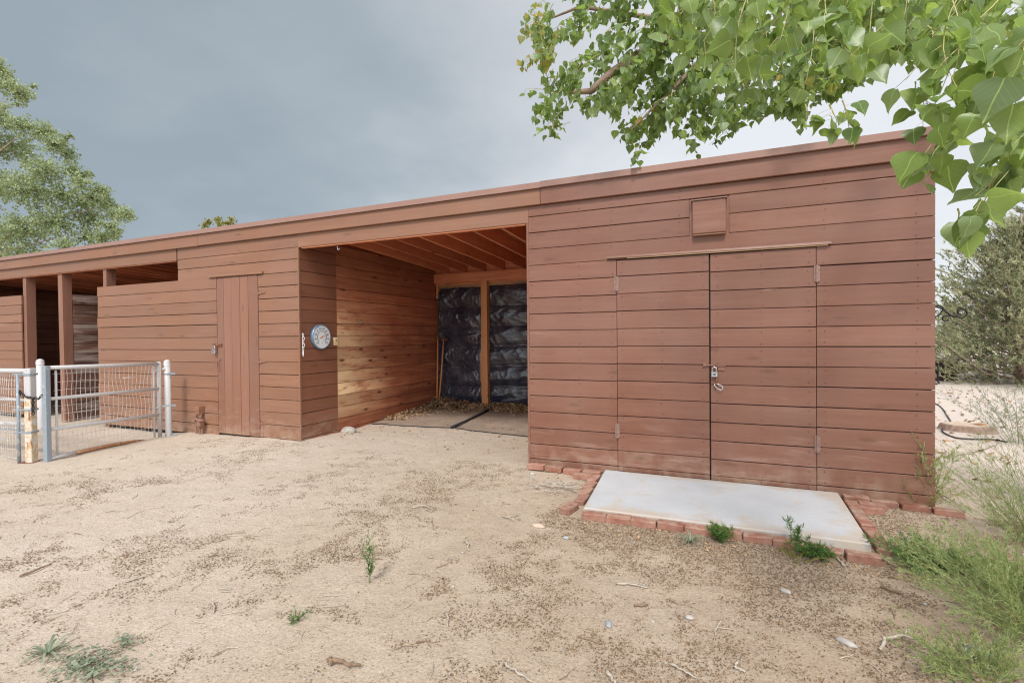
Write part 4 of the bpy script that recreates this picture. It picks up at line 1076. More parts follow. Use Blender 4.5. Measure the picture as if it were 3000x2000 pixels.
# ------------------------------------------------------------------ stones, sticks, stump, hose
def stone(px, py, rx, ry, rz, mat, lab, seed, grp=None, rot=0.0):
    p = gp(px, py); b = MB(); b.blob((p.x, p.y, gz(p.x, p.y) + rz * 0.45), rx, ry, rz, seed, 0.35, 14, 9, 0, rot)
    tag(b.build('stone', mat, None, True), lab, 'stone', grp)
stone(967, 1270, 0.085, 0.06, 0.05, M['stonew'], 'round pale stone at the foot of the painted side wall', 1, 'stones in the yard')
stone(1022, 1268, 0.13, 0.07, 0.055, M['stonew'], 'larger pale lumpy stone beside the raw wood side wall', 5, 'stones in the yard')
stone(1560, 1389, 0.026, 0.02, 0.018, M['stonew'], 'small white pebble before the brick nearest the bay', 3, 'stones in the yard')
stone(1556, 1402, 0.018, 0.014, 0.012, M['stoneg'], 'tiny blue grey pebble below the small white one', 4, 'stones in the yard')
stone(1657, 1577, 0.022, 0.012, 0.012, M['stoneg'], 'blue grey pebble in the sand left of the grass tuft', 6, 'stones in the yard')
stone(1783, 1826, 0.016, 0.03, 0.012, M['stoneg'], 'slim blue grey pebble in the middle of the foreground sand', 7, 'stones in the yard', 0.3)
stone(2018, 1807, 0.022, 0.018, 0.013, M['stonew'], 'oval grey pebble in the foreground right of centre', 8, 'stones in the yard')
stone(1577, 1541, 0.05, 0.025, 0.016, M['stump'], 'flat tan stone in the sand left of the pad', 9, 'stones in the yard')
stone(2478, 1883, 0.045, 0.016, 0.014, M['stonew'], 'long pale stone beside the curved dry branch', 10, 'stones in the yard', -0.6)
stone(2302, 1732, 0.03, 0.016, 0.012, M['stonew'], 'grey pebble in the foreground below the pad corner', 12, 'stones in the yard', -0.5)
stone(2870, 1920, 0.07, 0.03, 0.03, M['stonew'], 'flat pale stone under the right hand broom shrub', 13, 'stones in the yard')

def stick(pts, r, mat, lab, forks=(), grp=None):
    b = MB()
    def P3(q): p = gp(q[0], q[1]); return V((p.x, p.y, gz(p.x, p.y) + r * 1.2 + (q[2] if len(q) > 2 else 0)))
    pp = [P3(q) for q in pts]; n = len(pp)
    fine = []
    for k in range(n - 1):
        for s_ in range(4):
            f = s_ / 4; fine.append(pp[k].lerp(pp[k + 1], f) + V((rnd.uniform(-1, 1), rnd.uniform(-1, 1), rnd.uniform(0, 0.6))) * r * 0.8)
    fine.append(pp[-1])
    b.tube(fine, [r * (1 - 0.55 * k / len(fine)) * rnd.uniform(0.85, 1.15) for k in range(len(fine))], 6)
    for fk in forks:
        q = [P3(x) for x in fk]; b.tube(q, [r * 0.7] + [r * 0.45] * (len(q) - 1), 5)
    o = b.build('stick', mat, None, True); tag(o, lab, 'stick', grp)
GS = 'dry sticks lying in the sand'
stick([(2580, 1905), (2592, 1888, 0.02), (2640, 1884, 0.03), (2700, 1898, 0.02), (2755, 1922)], 0.008, M['greytwig'], 'curved pale dry branch on the sand by the broom shrub', [[(2652, 1886, .02), (2655, 1868, .03), (2682, 1862, .02)]], GS)
stick([(2160, 1940), (2150, 1955), (2188, 1968), (2165, 1962)], 0.006, M['greytwig'], 'small forked twig lying left of the curved dry branch', [], GS)
stick([(1960, 1942), (2000, 1965, .005), (2040, 1983)], 0.006, M['greytwig'], 'straight pale twig at the bottom edge right of centre', [], GS)
stick([(1473, 1945), (1500, 1962), (1530, 1982), (1560, 2000)], 0.007, M['greytwig'], 'long pale twig running out of the bottom edge', [], GS)
stick([(1780, 1965), (1795, 1990), (1803, 2005)], 0.009, M['greytwig'], 'thick stub of pale twig at the bottom edge centre', [], GS)
stick([(1220, 1886), (1235, 1884), (1250, 1878)], 0.005, M['browntwig'], 'little dark twig right of the ragged bark piece', [], GS)
stick([(960, 1940), (985, 1952, .006), (1020, 1958, .004), (1058, 1955)], 0.011, M['browntwig'], 'ragged brown bark piece in the foreground left of centre', [[(975, 1950, .006), (962, 1958, .008)]], GS)
stick([(1308, 1797), (1313, 1815, .004), (1310, 1838)], 0.006, M['greytwig'], 'short upright looking pale twig right of the small weed', [], GS)
stick([(1805, 1708), (1850, 1712, .006), (1900, 1720)], 0.006, M['greytwig'], 'long grey twig in the middle of the foreground', [], GS)
stick([(1860, 1778), (1898, 1773)], 0.007, M['browntwig'], 'straight brown twig below the long grey twig', [], GS)
stick([(2115, 1815), (2095, 1845), (2098, 1858)], 0.005, M['greytwig'], 'bent pale twig pointing at the camera right of centre', [[(2098, 1835), (2150, 1842)]], GS)
stick([(2585, 1722), (2620, 1736), (2648, 1745)], 0.008, M['browntwig'], 'thick brown stick lying before the green clump', [], GS)
stick([(2440, 1625), (2458, 1645), (2475, 1660)], 0.008, M['greytwig'], 'pale stick leaning beside the weed at the pad', [], GS)
stick([(1362, 1588), (1372, 1600, .006), (1374, 1616)], 0.008, M['greytwig'], 'crooked pale twig left of the loose brick', [], GS)
stick([(1210, 1487), (1240, 1484, .008), (1268, 1494)], 0.006, M['greytwig'], 'slim pale twig on the sand before the open bay', [], GS)
stick([(1470, 1512), (1490, 1520, .008), (1510, 1528)], 0.006, M['greytwig'], 'forked pale twig left of the loose brick row', [[(1485, 1518, .01), (1520, 1510)]], GS)
stick([(1430, 1387), (1442, 1402), (1437, 1416)], 0.006, M['greytwig'], 'hooked pale twig below the bay opening', [], GS)
stick([(60, 1693), (110, 1675, .005), (150, 1658)], 0.007, M['browntwig'], 'long thin brown twig at the left of the sand', [], GS)
stick([(370, 1707), (400, 1698), (432, 1690)], 0.006, M['greytwig'], 'pale straight twig in the left sand', [], GS)
stick([(620, 1768), (630, 1785), (625, 1800)], 0.006, M['greytwig'], 'short bent pale twig left of the small weed', [], GS)
stick([(645, 1728), (662, 1732), (680, 1730)], 0.005, M['greytwig'], 'pair of grey twig ends in the left sand', [[(648, 1738), (676, 1738)]], GS)
stick([(2776, 1338), (2850, 1330, .02), (2922, 1308)], 0.014, M['greytwig'], 'grey dead branch on the pale ground past the barn end', [], GS)
stick([(2745, 1445), (2790, 1475, .02), (2830, 1500)], 0.008, M['greytwig'], 'thin dead branch at the foot of the corner shrub', [], GS)
# heap of pale twigs by the pad
hb = MB()
for k in range(34):
    p = gp(1580 + rnd.gauss(60, 38), 1432 + rnd.gauss(0, 9)); a = rnd.uniform(-0.6, 0.6) + (math.pi if rnd.random() < 0.5 else 0)
    pts = [V((p.x, p.y, gz(p.x, p.y) + 0.012 + rnd.random() * 0.03))]
    for j in range(4):
        a += rnd.uniform(-0.5, 0.5); L = rnd.uniform(0.025, 0.06)
        pts.append(pts[-1] + V((math.cos(a) * L, math.sin(a) * L * 0.7, rnd.uniform(-0.012, 0.012))))
    hb.tube(pts, [0.0045, 0.004, 0.0035, 0.003, 0.002], 5)
tag(hb.build('twig_heap', M['greytwig'], None, True), 'heap of bleached twigs between the left bricks and the pad', 'twigs')

hs = MB()
hpix = [(2700, 1165), (2752, 1190), (2775, 1220), (2785, 1240), (2762, 1258), (2765, 1270), (2800, 1285), (2850, 1291), (2900, 1290), (2960, 1300)]
pts = [V((p.x, p.y, gz(p.x, p.y) + 0.014)) for p in (gp(*q) for q in hpix)]
fine = []
for k in range(len(pts) - 1):
    a = pts[max(k - 1, 0)]; b_ = pts[k]; c_ = pts[k + 1]; d_ = pts[min(k + 2, len(pts) - 1)]
    for s_ in range(5):
        t_ = s_ / 5
        fine.append(0.5 * ((2 * b_) + (c_ - a) * t_ + (2 * a - 5 * b_ + 4 * c_ - d_) * t_ ** 2 + (-a + 3 * b_ - 3 * c_ + d_) * t_ ** 3))
hs.tube(fine, 0.0095, 8)
tag(hs.build('garden_hose', M['rubber'], None, True), 'thin black hose curling on the pale ground past the barn', 'hose')
p = gp(2835, 1262); sb = MB()
ring = 18; lo_ = []; 
for k in range(ring):
    a = 2 * math.pi * k / ring; f = 1 + 0.13 * noise.noise(V((math.cos(a) * 1.5, math.sin(a) * 1.5, 7)))
    lo_.append((math.cos(a) * f, math.sin(a) * f))
prof = [(-0.05, 0.30), (0.03, 0.25), (0.085, 0.235), (0.098, 0.22)]
rings = [sb.add([(p.x + x * r * 1.25, p.y + y * r, z) for x, y in lo_]) for z, r in prof]
for a, b_ in zip(rings[:-1], rings[1:]):
    for k in range(ring): sb.face((a + k, a + (k + 1) % ring, b_ + (k + 1) % ring, b_ + k), 1)
sb.face([rings[-1] + k for k in range(ring)], 0)
tag(sb.build('tree_stump', [M['stump'], M['bark']]), 'low pale cut stump on the ground past the barn end', 'stump')
stone(2872, 1264, 0.13, 0.09, 0.07, M['ochre'], 'ochre brown rock right beside the cut stump', 21)
wl = MB()
A = at(2690, 1072, 14.6); B = at(2830, 1074, 14.6)
dx = (B - A); dx.z = 0; L = dx.length; dx.normalize(); dn = V((-dx.y, dx.x, 0))
for k in range(3):
    for j in range(int(L / 0.42)):
        c_ = A + dx * (0.42 * j + (0.21 if k % 2 else 0)); c_.z = 0.1 + k * 0.19
        wl.bevbox(c_, dx, dn, V((0, 0, 1)), 0.205, 0.15, 0.092, 0.012, 0, None, 0.006)
wo = thing('garden_wall', 'low dark block wall with a pale cap behind the pine', 'wall'); wl.build('wall_courses', M['darkwall'], wo)
wc = MB(); c_ = A.lerp(B, 0.5); c_.z = 0.62; wc.bevbox(c_, dx, dn, V((0, 0, 1)), L / 2, 0.18, 0.035, 0.008); wc.build('wall_cap', M['cap'], wo)

# ------------------------------------------------------------------ foliage tools
def basis(nrm, tip):
    nrm = nrm.normalized(); t = tip - nrm * tip.dot(nrm)
    t = t.normalized() if t.length > 1e-4 else nrm.orthogonal().normalized()
    return nrm.cross(t), t, nrm
PROF_HI = [(-0.05, 0.17), (0.02, 0.36), (0.12, 0.485), (0.25, 0.515), (0.42, 0.44), (0.60, 0.29), (0.78, 0.145), (0.91, 0.06)]
PROF_LO = [(0.0, 0.30), (0.2, 0.5), (0.52, 0.36), (0.8, 0.13)]
def leaf(mb, base, tip, nrm, L, col, prof, fold=0.22, curl=0.15, mat=0):
    sx, ty, nz = basis(nrm, tip)
    W = L * 1.04
    def pt(u, v): return base + sx * (u * W) + ty * (v * L) + nz * (L * (abs(u) * fold + curl * (v - 0.5) ** 2 * (-1.4) + 0.05 * math.sin(v * 9 + u * 5)))
    rows = []
    i0 = mb.add([pt(0, 0.0)])
    for v, w in prof:
        rows.append((mb.add([pt(-w, v), pt(0, max(v, 0.0)), pt(w, v)]), v, w))
    it = mb.add([pt(0, 1.02)])
    v0, w0 = rows[0][1], rows[0][2]
    for k in range(len(rows) - 1):
        a, va, wa = rows[k]; b, vb, wb = rows[k + 1]
        mb.face((a, a + 1, b + 1, b), mat, col, ((0.5 - wa, va), (0.5, va), (0.5, vb), (0.5 - wb, vb)))
        mb.face((a + 1, a + 2, b + 2, b + 1), mat, col, ((0.5, va), (0.5 + wa, va), (0.5 + wb, vb), (0.5, vb)))
    b, vb, wb = rows[-1]
    mb.face((b, b + 1, it), mat, col, ((0.5 - wb, vb), (0.5, vb), (0.5, 1)))
    mb.face((b + 1, b + 2, it), mat, col, ((0.5, vb), (0.5 + wb, vb), (0.5, 1)))

def rvec():
    while True:
        v = V((rnd.uniform(-1, 1), rnd.uniform(-1, 1), rnd.uniform(-1, 1)))
        if 0.05 < v.length < 1: return v.normalized()

# ------------------------------------------------------------------ the overhanging cottonwood
cot = thing('cottonwood_tree', 'leafy green cottonwood branches hanging over the right end of the barn', 'tree')
fol = MB(); twg = MB(); tk = MB()
tk.tube([(1.75, -2.45, -0.2), (1.72, -2.45, 0.5), (1.68, -2.42, 1.6), (1.6, -2.35, 2.6), (1.5, -2.25, 3.5)], [0.34, 0.27, 0.23, 0.21, 0.18], 14)
tk.build('trunk', M['bark'], cot, True)
fork = V((1.5, -2.25, 3.45))
lb = MB()
limbA = [fork, at(2900, -260, 3.4), at(2500, -60, 4.4), at(2130, 30, 5.0), at(1905, 140, 5.3), at(1790, 215, 5.3), at(1730, 268, 5.35), at(1665, 270, 5.4)]
lb.tube(limbA, [0.15, 0.13, 0.10, 0.075, 0.055, 0.045, 0.036, 0.024], 10); lb.build('limb', M['bark'], cot, True)
lb = MB(); limbA2 = [at(2130, 30, 5.0), at(1960, 60, 5.2), at(1700, 20, 5.4), at(1600, 60, 5.5)]
lb.tube(limbA2, [0.05, 0.03, 0.018, 0.008], 8); lb.build('limb', M['bark'], cot, True)
lb = MB(); limbA3 = [at(2130, 30, 5.0), at(2060, 170, 5.0), at(1930, 300, 4.9), at(1850, 380, 4.85)]
lb.tube(limbA3, [0.045, 0.028, 0.014, 0.006], 8); lb.build('limb', M['bark'], cot, True)
lb = MB(); limbB = [fork, V((1.2, -2.9, 4.2)), at(3050, -420, 1.55), at(2500, -330, 1.55), at(2000, -300, 1.75), at(1750, -220, 2.0)]
lb.tube(limbB, [0.12, 0.09, 0.06, 0.045, 0.03, 0.018], 8); lb.build('limb', M['bark'], cot, True)

def inpoly(x, y, poly):
    c = False; j = len(poly) - 1
    for i in range(len(poly)):
        xi, yi = poly[i]; xj, yj = poly[j]
        if (yi > y) != (yj > y) and x < (xj - xi) * (y - yi) / (yj - yi) + xi: c = not c
        j = i
    return c
def bez(a, b, c, t): return a * ((1 - t) ** 2) + b * (2 * t * (1 - t)) + c * (t * t)
def spray(a, b, nleaf, L, prof, sagg=0.25, yel=0.0, spread=0.06, r0=0.004, bright=0.0, pet=0.05):
    ln = (b - a).length
    mid = (a + b) * 0.5 + V((rnd.uniform(-.28, .28), rnd.uniform(-.28, .28), sagg * 0.5)) * ln
    pts = [bez(a, mid, b, k / 7) for k in range(8)]
    twg.tube(pts, [r0 * (1 - 0.7 * k / 7) for k in range(8)], 5, cap=False)
    for k in range(nleaf):
        t = 0.12 + 0.88 * (k + rnd.random()) / nleaf
        p = bez(a, mid, b, min(t, 1.0))
        side = rvec(); side.z = side.z * 0.5 - 0.35
        pl = pet * rnd.uniform(0.6, 1.3)
        q = p + side.normalized() * pl
        w = V((0, 0, 1)).cross(side); w = w.normalized() * 0.0012 if w.length > 1e-3 else V((0.001, 0, 0))
        i = twg.add([p - w, p + w, q + w, q - w]); twg.face((i, i + 1, i + 2, i + 3))
        nrm = rvec(); nrm.z *= 0.55
        nrm = (nrm + V((-0.2, -0.5, 0.12)) * (1 if rnd.random() < 0.6 else -0.6))
        tip = V((rnd.uniform(-.6, .6), rnd.uniform(-.6, .6), -1.0)) + side * 0.5
        g_ = 0.95 + rnd.random() * 0.05 if rnd.random() < yel else rnd.random() * 0.85
        leaf(fol, q, tip, nrm, L * rnd.uniform(0.55, 1.22), (min(1, max(0, rnd.gauss(0.44 + bright, 0.32))), g_, rnd.random()), prof, rnd.uniform(0.05, 0.4), rnd.uniform(-0.2, 0.5))
FAR = [(1188, -60), (1192, 40), (1212, 100), (1200, 140), (1240, 190), (1232, 270), (1250, 315), (1290, 285), (1340, 280), (1400, 315), (1430, 330), (1465, 372), (1495, 330), (1540, 290), (1590, 330), (1600, 362), (1650, 320), (1720, 300), (1765, 262), (1800, 270), (1850, 300), (1880, 235), (1960, 190), (2090, 150), (2400, 120), (2400, -60)]
n = 0; tries = 0
while n < 480 and tries < 9000:
    tries += 1
    x, y = rnd.uniform(1180, 2400), rnd.uniform(-60, 385)
    if not inpoly(x, y, FAR): continue
    # gaps in the crown where the sky shows
    if noise.noise(V((x / 62.0, y / 48.0, 3.3))) > (0.20 if x > 1300 else 0.10): continue
    if x < 1260 and rnd.random() < 0.35: continue
    d = rnd.uniform(4.55, 5.9) if x < 1750 else rnd.uniform(3.9, 5.2)
    b = dsp(x, y, d)
    a = b + V((rnd.uniform(-.05, .4), rnd.uniform(-.25, .25), rnd.uniform(.1, .4)))
    yl = 0.55 if (x < 1250 and y < 215) else 0.015
    spray(a, b, rnd.randint(13, 20), 0.082, PROF_LO, 0.3, yl, 0.05, 0.004, 0.02)
    n += 1
MIDP = [(1490, -60), (1500, 40), (1560, 170), (1640, 260), (1720, 250), (1800, 215), (1900, 250), (2000, 190), (2100, 200), (2400, 220), (2400, -60)]
n = 0
while n < 46:
    x, y = rnd.uniform(1480, 2400), rnd.uniform(-60, 270)
    if not inpoly(x, y, MIDP): continue
    d = rnd.uniform(2.1, 3.3)
    b = dsp(x, y, d); a = b + V((rnd.uniform(-.1, .35), rnd.uniform(-.15, .15), rnd.uniform(.12, .35)))
    spray(a, b, rnd.randint(8, 13), 0.085, PROF_HI, 0.3, 0.0, 0.05, 0.004, 0.03); n += 1
NEAR = [(1665, -70, 1615, 95, 1.75, 9), (1760, -70, 1690, 150, 1.6, 10), (1820, -80, 1790, 100, 1.7, 10), (1905, -60, 1960, 130, 1.45, 11), (2010, -70, 1990, 160, 1.5, 10),
        (2085, -60, 2060, 110, 1.6, 9), (2150, -60, 2185, 190, 1.2, 11), (2245, -70, 2225, 235, 1.15, 12), (2340, -80, 2300, 250, 1.05, 12), (2400, -20, 2340, 200, 1.1, 10),
        (2390, 130, 2130, 345, 1.22, 12), (2400, 190, 2215, 500, 1.12, 11), (2420, 230, 2280, 410, 1.16, 11), (1590, -60, 1575, 40, 2.0, 8), (1700, 20, 1640, 150, 2.0, 8), (1870, 40, 1850, 190, 2.1, 9),
        (2290, 60, 2120, 290, 1.3, 9), (2130, 60, 2080, 185, 1.5, 8), (2200, 480, 2195, 515, 1.1, 2), (2330, 200, 2290, 330, 1.3, 8), (2360, 60, 2350, 150, 0.95, 7), (2210, 280, 2110, 375, 1.5, 7), (2200, 320, 2135, 400, 1.4, 5), (2340, 330, 2240, 450, 1.13, 5), (2420, 150, 2330, 330, 1.1, 6), (2400, 60, 2280, 180, 1.2, 9), (2320, -40, 2140, 120, 1.35, 10), (1960, -60, 1890, 90, 1.5, 9), (2060, 20, 1930, 150, 1.7, 9), (1760, 10, 1735, 170, 1.9, 9)]
for x0, y0, x1, y1, d, nl in NEAR:
    a, b = dsp(x0, y0, d + rnd.uniform(-.08, .25)), dsp(x1, y1, d)
    spray(a, b, nl + 2, 0.072, PROF_HI, 0.12, 0.0, 0.04, 0.0021, 0.16, 0.045)
# a few sparse drooping tips
for x0, y0, x1, y1, d in ((1260, 120, 1196, 150, 5.2), (1280, 215, 1206, 205, 5.2), (1290, 255, 1240, 300, 5.2), (1310, 280, 1262, 310, 5.2), (1250, 40, 1200, 70, 5.3), (1455, 330, 1466, 372, 4.8), (1600, 310, 1598, 352, 4.8), (1850, 240, 1852, 300, 3.6), (1935, 230, 1950, 300, 2.4), (1905, 240, 1925, 280, 2.2)):
    spray(dsp(x0, y0, d), dsp(x1, y1, d), 8, 0.08, PROF_LO if d > 3 else PROF_HI, 0.15, 0.8 if (x1 < 1262 and y1 < 180) else 0.0)
fol.build('foliage', M['leaf'], cot, True)
twg.build('twigs', M['twig'], cot, True)

# ------------------------------------------------------------------ far trees
def leafquad(mb, c, L, col, mat=0, up=0.25):
    n = rvec(); n.z = n.z * 0.8 + up; sx, ty, nz = basis(n, rvec())
    i = mb.add([c - ty * L * .5, c + sx * L * .3, c + ty * L * .5 + nz * L * 0.1, c - sx * L * .3]); mb.face((i, i + 1, i + 2, i + 3), mat, col)
def crown(mb, clumps, per, L, sprig=0.28, squash=0.8):
    for c, r, k in clumps:
        ns = max(4, int(per * k))
        for s_ in range(ns):
            d = rvec(); rr = r * (rnd.random() ** 0.4)
            sc_ = c + V((d.x * rr, d.y * rr, d.z * rr * squash))
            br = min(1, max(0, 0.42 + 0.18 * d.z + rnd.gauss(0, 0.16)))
            ax = (d + V((0, 0, -0.25))).normalized()
            for q in range(11):
                p = sc_ + ax * rnd.uniform(-sprig, sprig) + rvec() * sprig * 0.42 * rnd.random()
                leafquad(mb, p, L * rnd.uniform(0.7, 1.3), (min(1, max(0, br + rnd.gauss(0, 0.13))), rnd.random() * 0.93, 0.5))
elm = thing('elm_tree', 'large grey green leafy tree rising behind the left end of the barn', 'tree')
ef = MB(); D0 = 22.0
spots = [(-120, 300, 1.6), (-20, 270, .9), (20, 200, .55), (45, 215, .35), (60, 290, .55), (100, 305, .40), (120, 330, .35), (30, 340, .9), (100, 390, .7), (150, 350, .45), (165, 395, .45), (185, 420, .35), (70, 440, 1.0), (150, 450, .7), (190, 470, .4),
         (215, 455, .30), (232, 440, .28), (250, 470, .35), (205, 500, .6), (265, 490, .3), (288, 492, .2), (255, 520, .35), (130, 510, .85), (50, 530, 1.0), (200, 545, .45), (150, 565, .45), (235, 545, .25), (60, 590, .8), (-60, 420, 1.4), (-60, 560, 1.4), (-200, 450, 2.0), (-150, 180, 1.2), (-40, 170, .7), (0, 160, .4), (120, 590, .4)]
cl = [(dsp(x, y, D0 + rnd.uniform(-1.2, 1.2)), r, max(0.25, r * r)) for x, y, r in spots]
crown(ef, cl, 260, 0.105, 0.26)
for x0, y0, x1, y1 in ((40, 240, 75, 200), (90, 310, 112, 298), (140, 330, 160, 312), (180, 400, 208, 398), (185, 465, 212, 468), (235, 470, 243, 440), (262, 490, 300, 494), (255, 520, 268, 540), (205, 540, 258, 545), (10, 170, 30, 200)):
    crown(ef, [(dsp(x0 + (x1 - x0) * t, y0 + (y1 - y0) * t, D0), 0.22 - 0.1 * t, 0.08) for t in (0.0, 0.35, 0.7, 1.0)], 120, 0.10, 0.16)
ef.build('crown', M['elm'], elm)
et = MB(); base = dsp(-150, 700, D0); base.z = -0.1; top = dsp(-120, 250, D0)
et.tube([base, base.lerp(top, 0.35) + V((0.2, 0, 0)), base.lerp(top, 0.7), top], [0.42, 0.3, 0.18, 0.06], 10); et.build('trunk', M['bark'], elm, True)
for x, y in ((100, 400), (215, 480), (60, 300), (150, 540), (20, 220)):
    b = MB(); q = base.lerp(top, rnd.uniform(0.3, 0.6)); e_ = dsp(x, y, D0); b.tube([q, q.lerp(e_, 0.5) + V((0, 0, 0.5)), e_], [0.07, 0.04, 0.012], 7); b.build('limb', M['bark'], elm, True)
sm = thing('small_tree', 'yellow green treetop just showing above the middle of the roof', 'tree')
sf = MB(); crown(sf, [(dsp(x, y, 14.5), r, r) for x, y, r in ((470, 518, .10), (480, 510, .08), (500, 512, .09), (500, 503, .05), (522, 512, .12), (533, 506, .07), (490, 535, .25), (520, 535, .25), (505, 580, .5))], 190, 0.06, 0.09)
sf.build('crown', M['yellowleaf'], sm)
b = MB(); q = dsp(505, 580, 14.5); b.tube([(q.x, q.y, -0.1), (q.x + 0.05, q.y, 1.5), q], [0.08, 0.06, 0.03], 8); b.build('trunk', M['bark'], sm, True)

def conifer(lab, base, H, Rr, seed, dens=1.0, lean=0.0):
    t = thing('pine_tree', lab, 'tree', group='pines past the barn end')
    r_ = random.Random(seed); nb = MB(); tb = MB()
    top = base + V((lean, 0, H))
    tb.tube([base - V((0, 0, 0.1)), base.lerp(top, 0.5) + V((0.08, 0, 0)), top], [H * 0.03, H * 0.018, 0.015], 9)
    nbr = int(105 * dens)
    for k in range(nbr):
        f = (k + r_.random()) / nbr; f = 0.02 + 0.95 * f
        prof = (1 - f) ** 0.62 * (0.72 + 0.5 * r_.random())
        prof *= 0.75 + 0.25 * min(1, f / 0.12)
        L = Rr * prof
        a = k * 2.399 + r_.uniform(-.4, .4)
        p0 = base.lerp(top, f * 0.93)
        dr = V((math.cos(a), math.sin(a), 0.22 + 0.5 * f + r_.uniform(-.2, .2))).normalized()
        pts = [p0, p0 + dr * L * 0.5 + V((0, 0, -0.05 * L)), p0 + dr * L + V((0, 0, 0.10 * L))]
        tb.tube(pts, [0.02 + 0.014 * (1 - f), 0.014, 0.005], 5)
        nt = int(7 + L * 15)
        for j in range(nt):
            tt = 0.25 + 0.78 * (j + r_.random()) / nt
            q = pts[0].lerp(pts[2], tt) + V((r_.gauss(0, .13), r_.gauss(0, .13), r_.gauss(0.02, .10))) * (0.45 + L * 0.55)
            ax = (dr * 0.6 + V((r_.uniform(-.7, .7), r_.uniform(-.7, .7), r_.uniform(0.0, 1.0)))).normalized()
            br = min(1, max(0, r_.gauss(0.5, 0.2) + 0.15 * (tt - 0.6)))
            Ls = r_.uniform(0.12, 0.24)
            for w_ in range(17):
                c = q + ax * Ls * r_.random()
                dn_ = V((r_.uniform(-1, 1), r_.uniform(-1, 1), r_.uniform(-1, 1))) * 0.75 + ax
                dn_ = dn_.normalized() * r_.uniform(0.07, 0.12)
                s_ = dn_.cross(V((r_.uniform(-1, 1), r_.uniform(-1, 1), r_.uniform(-1, 1))))
                s_ = s_.normalized() * 0.012 if s_.length > 1e-5 else V((0.006, 0, 0))
                i = nb.add([c - s_, c + s_, c + dn_]); nb.face((i, i + 1, i + 2), 0, (min(1, max(0, br + r_.gauss(0, .12))), r_.random() * .94, .5))
    nb.build('needles', M['needle'], t); tb.build('trunk', M['bark'], t, True)
pb = gp(2990, 1125); pb.z = -0.5
conifer('bushy grey green pine filling the right edge behind the broom shrubs', pb, 5.1, 2.65, 5, 1.6)
pb2 = gp(3080, 1112); pb2.z = 0
conifer('second pine cut by the right edge behind the bushy one', pb2, 6.3, 2.3, 9, 1.2, 0.2)
pb3 = at(2790, 1020, 26.0); pb3.z = 0
conifer('small hazy pine far behind the low garden wall', pb3, 3.0, 1.3, 14, 0.6)

# ------------------------------------------------------------------ shrubs and weeds
def broom(name, lab, cat, base, H, spread, nst, mat, seed, grp=None, leafy=9, lsz=0.024, droop=0.25, width=0.0016, wts=7, stem='none', jitter=0.3):
    t = thing(name, lab, cat, group=grp)
    r_ = random.Random(seed); sb_ = MB(); lf = MB()
    def rib(pts, w, col, mb=sb_):
        prev = None
        for k, p in enumerate(pts):
            d = (pts[min(k + 1, len(pts) - 1)] - pts[max(k - 1, 0)])
            s_ = d.cross(V((0.3, 0.8, 0.2))); s_ = s_.normalized() * w * (1 - 0.6 * k / len(pts)) if s_.length > 1e-6 else V((w, 0, 0))
            s2 = d.cross(s_); s2 = s2.normalized() * s_.length if s2.length > 1e-9 else V((0, w, 0))
            i = mb.add([p + s_, p - s_ * .5 + s2 * .87, p - s_ * .5 - s2 * .87])
            if prev is not None:
                for q in range(3): mb.face((prev + q, prev + (q + 1) % 3, i + (q + 1) % 3, i + q), 0, col)
            prev = i
    for k in range(nst):
        a = r_.uniform(0, 2 * math.pi); rr = spread * math.sqrt(r_.random())
        L = H * r_.uniform(0.6, 1.1) * (1 - 0.25 * (rr / max(spread, 1e-3)))
        out = V((math.cos(a) * rr, math.sin(a) * rr, 0))
        p0 = base + out * 0.18 + V((0, 0, -0.01)); br = r_.random()
        pts = []
        for j in range(7):
            f = j / 6
            pts.append(p0 + out * (f * 0.82 + droop * f * f) + V((0, 0, L * (f - droop * 0.55 * f * f))) + V((r_.uniform(-1, 1), r_.uniform(-1, 1), r_.uniform(-1, 1))) * 0.014 * f * jitter / 0.3)
        rib(pts, width, (br, r_.random() * .9, .5))
        for w_ in range(wts):
            f = r_.uniform(0.22, 1.0); j = min(5, int(f * 6)); p = pts[j].lerp(pts[j + 1], f * 6 - j if j < 6 else 1)
            d = (pts[j + 1] - pts[j]).normalized() * 0.8 + V((r_.uniform(-1, 1), r_.uniform(-1, 1), r_.uniform(-.25, .8))) * 0.75
            ln = L * r_.uniform(0.12, 0.30); d = d.normalized() * ln
            q = [p, p + d * .5 + V((0, 0, .01)), p + d + V((0, 0, -0.10 * ln))]
            rib(q, width * 0.6, (br, r_.random() * .9, .5))
            for l_ in range(leafy):
                f2 = r_.random(); c = q[0].lerp(q[2], f2)
                dl = (d.normalized() + V((r_.uniform(-1, 1), r_.uniform(-1, 1), r_.uniform(-.6, 1))) * 0.9).normalized() * lsz * r_.uniform(.6, 1.4)
                s_ = dl.cross(V((r_.uniform(-1, 1), r_.uniform(-1, 1), r_.uniform(-1, 1)))); s_ = s_.normalized() * lsz * 0.085 if s_.length > 1e-6 else V((lsz * .1, 0, 0))
                i = lf.add([c, c + dl * .5 + s_, c + dl, c + dl * .5 - s_]); lf.face((i, i + 1, i + 2, i + 3), 0, (min(1, max(0, br * .5 + .25 + r_.gauss(0, .15))), r_.random() * .97, .5))
    sb_.build('stems', M[stem] if stem in M else mat, t); lf.build('foliage', mat, t)
    return t
GB = 'feathery broom shrubs at the right edge'
def B(px, py):
    p = gp(px, py); p.z = gz(p.x, p.y); return p
broom('broom_shrub', 'tall feathery pale green broom at the right edge', 'shrub', B(3040, 1590), 0.62, 0.46, 120, M['broom'], 21, GB, leafy=13, lsz=0.017)
broom('broom_shrub', 'low spreading feathery broom in front of the tall one', 'shrub', B(2950, 1740), 0.36, 0.38, 130, M['broom'], 22, GB, leafy=13, lsz=0.017)
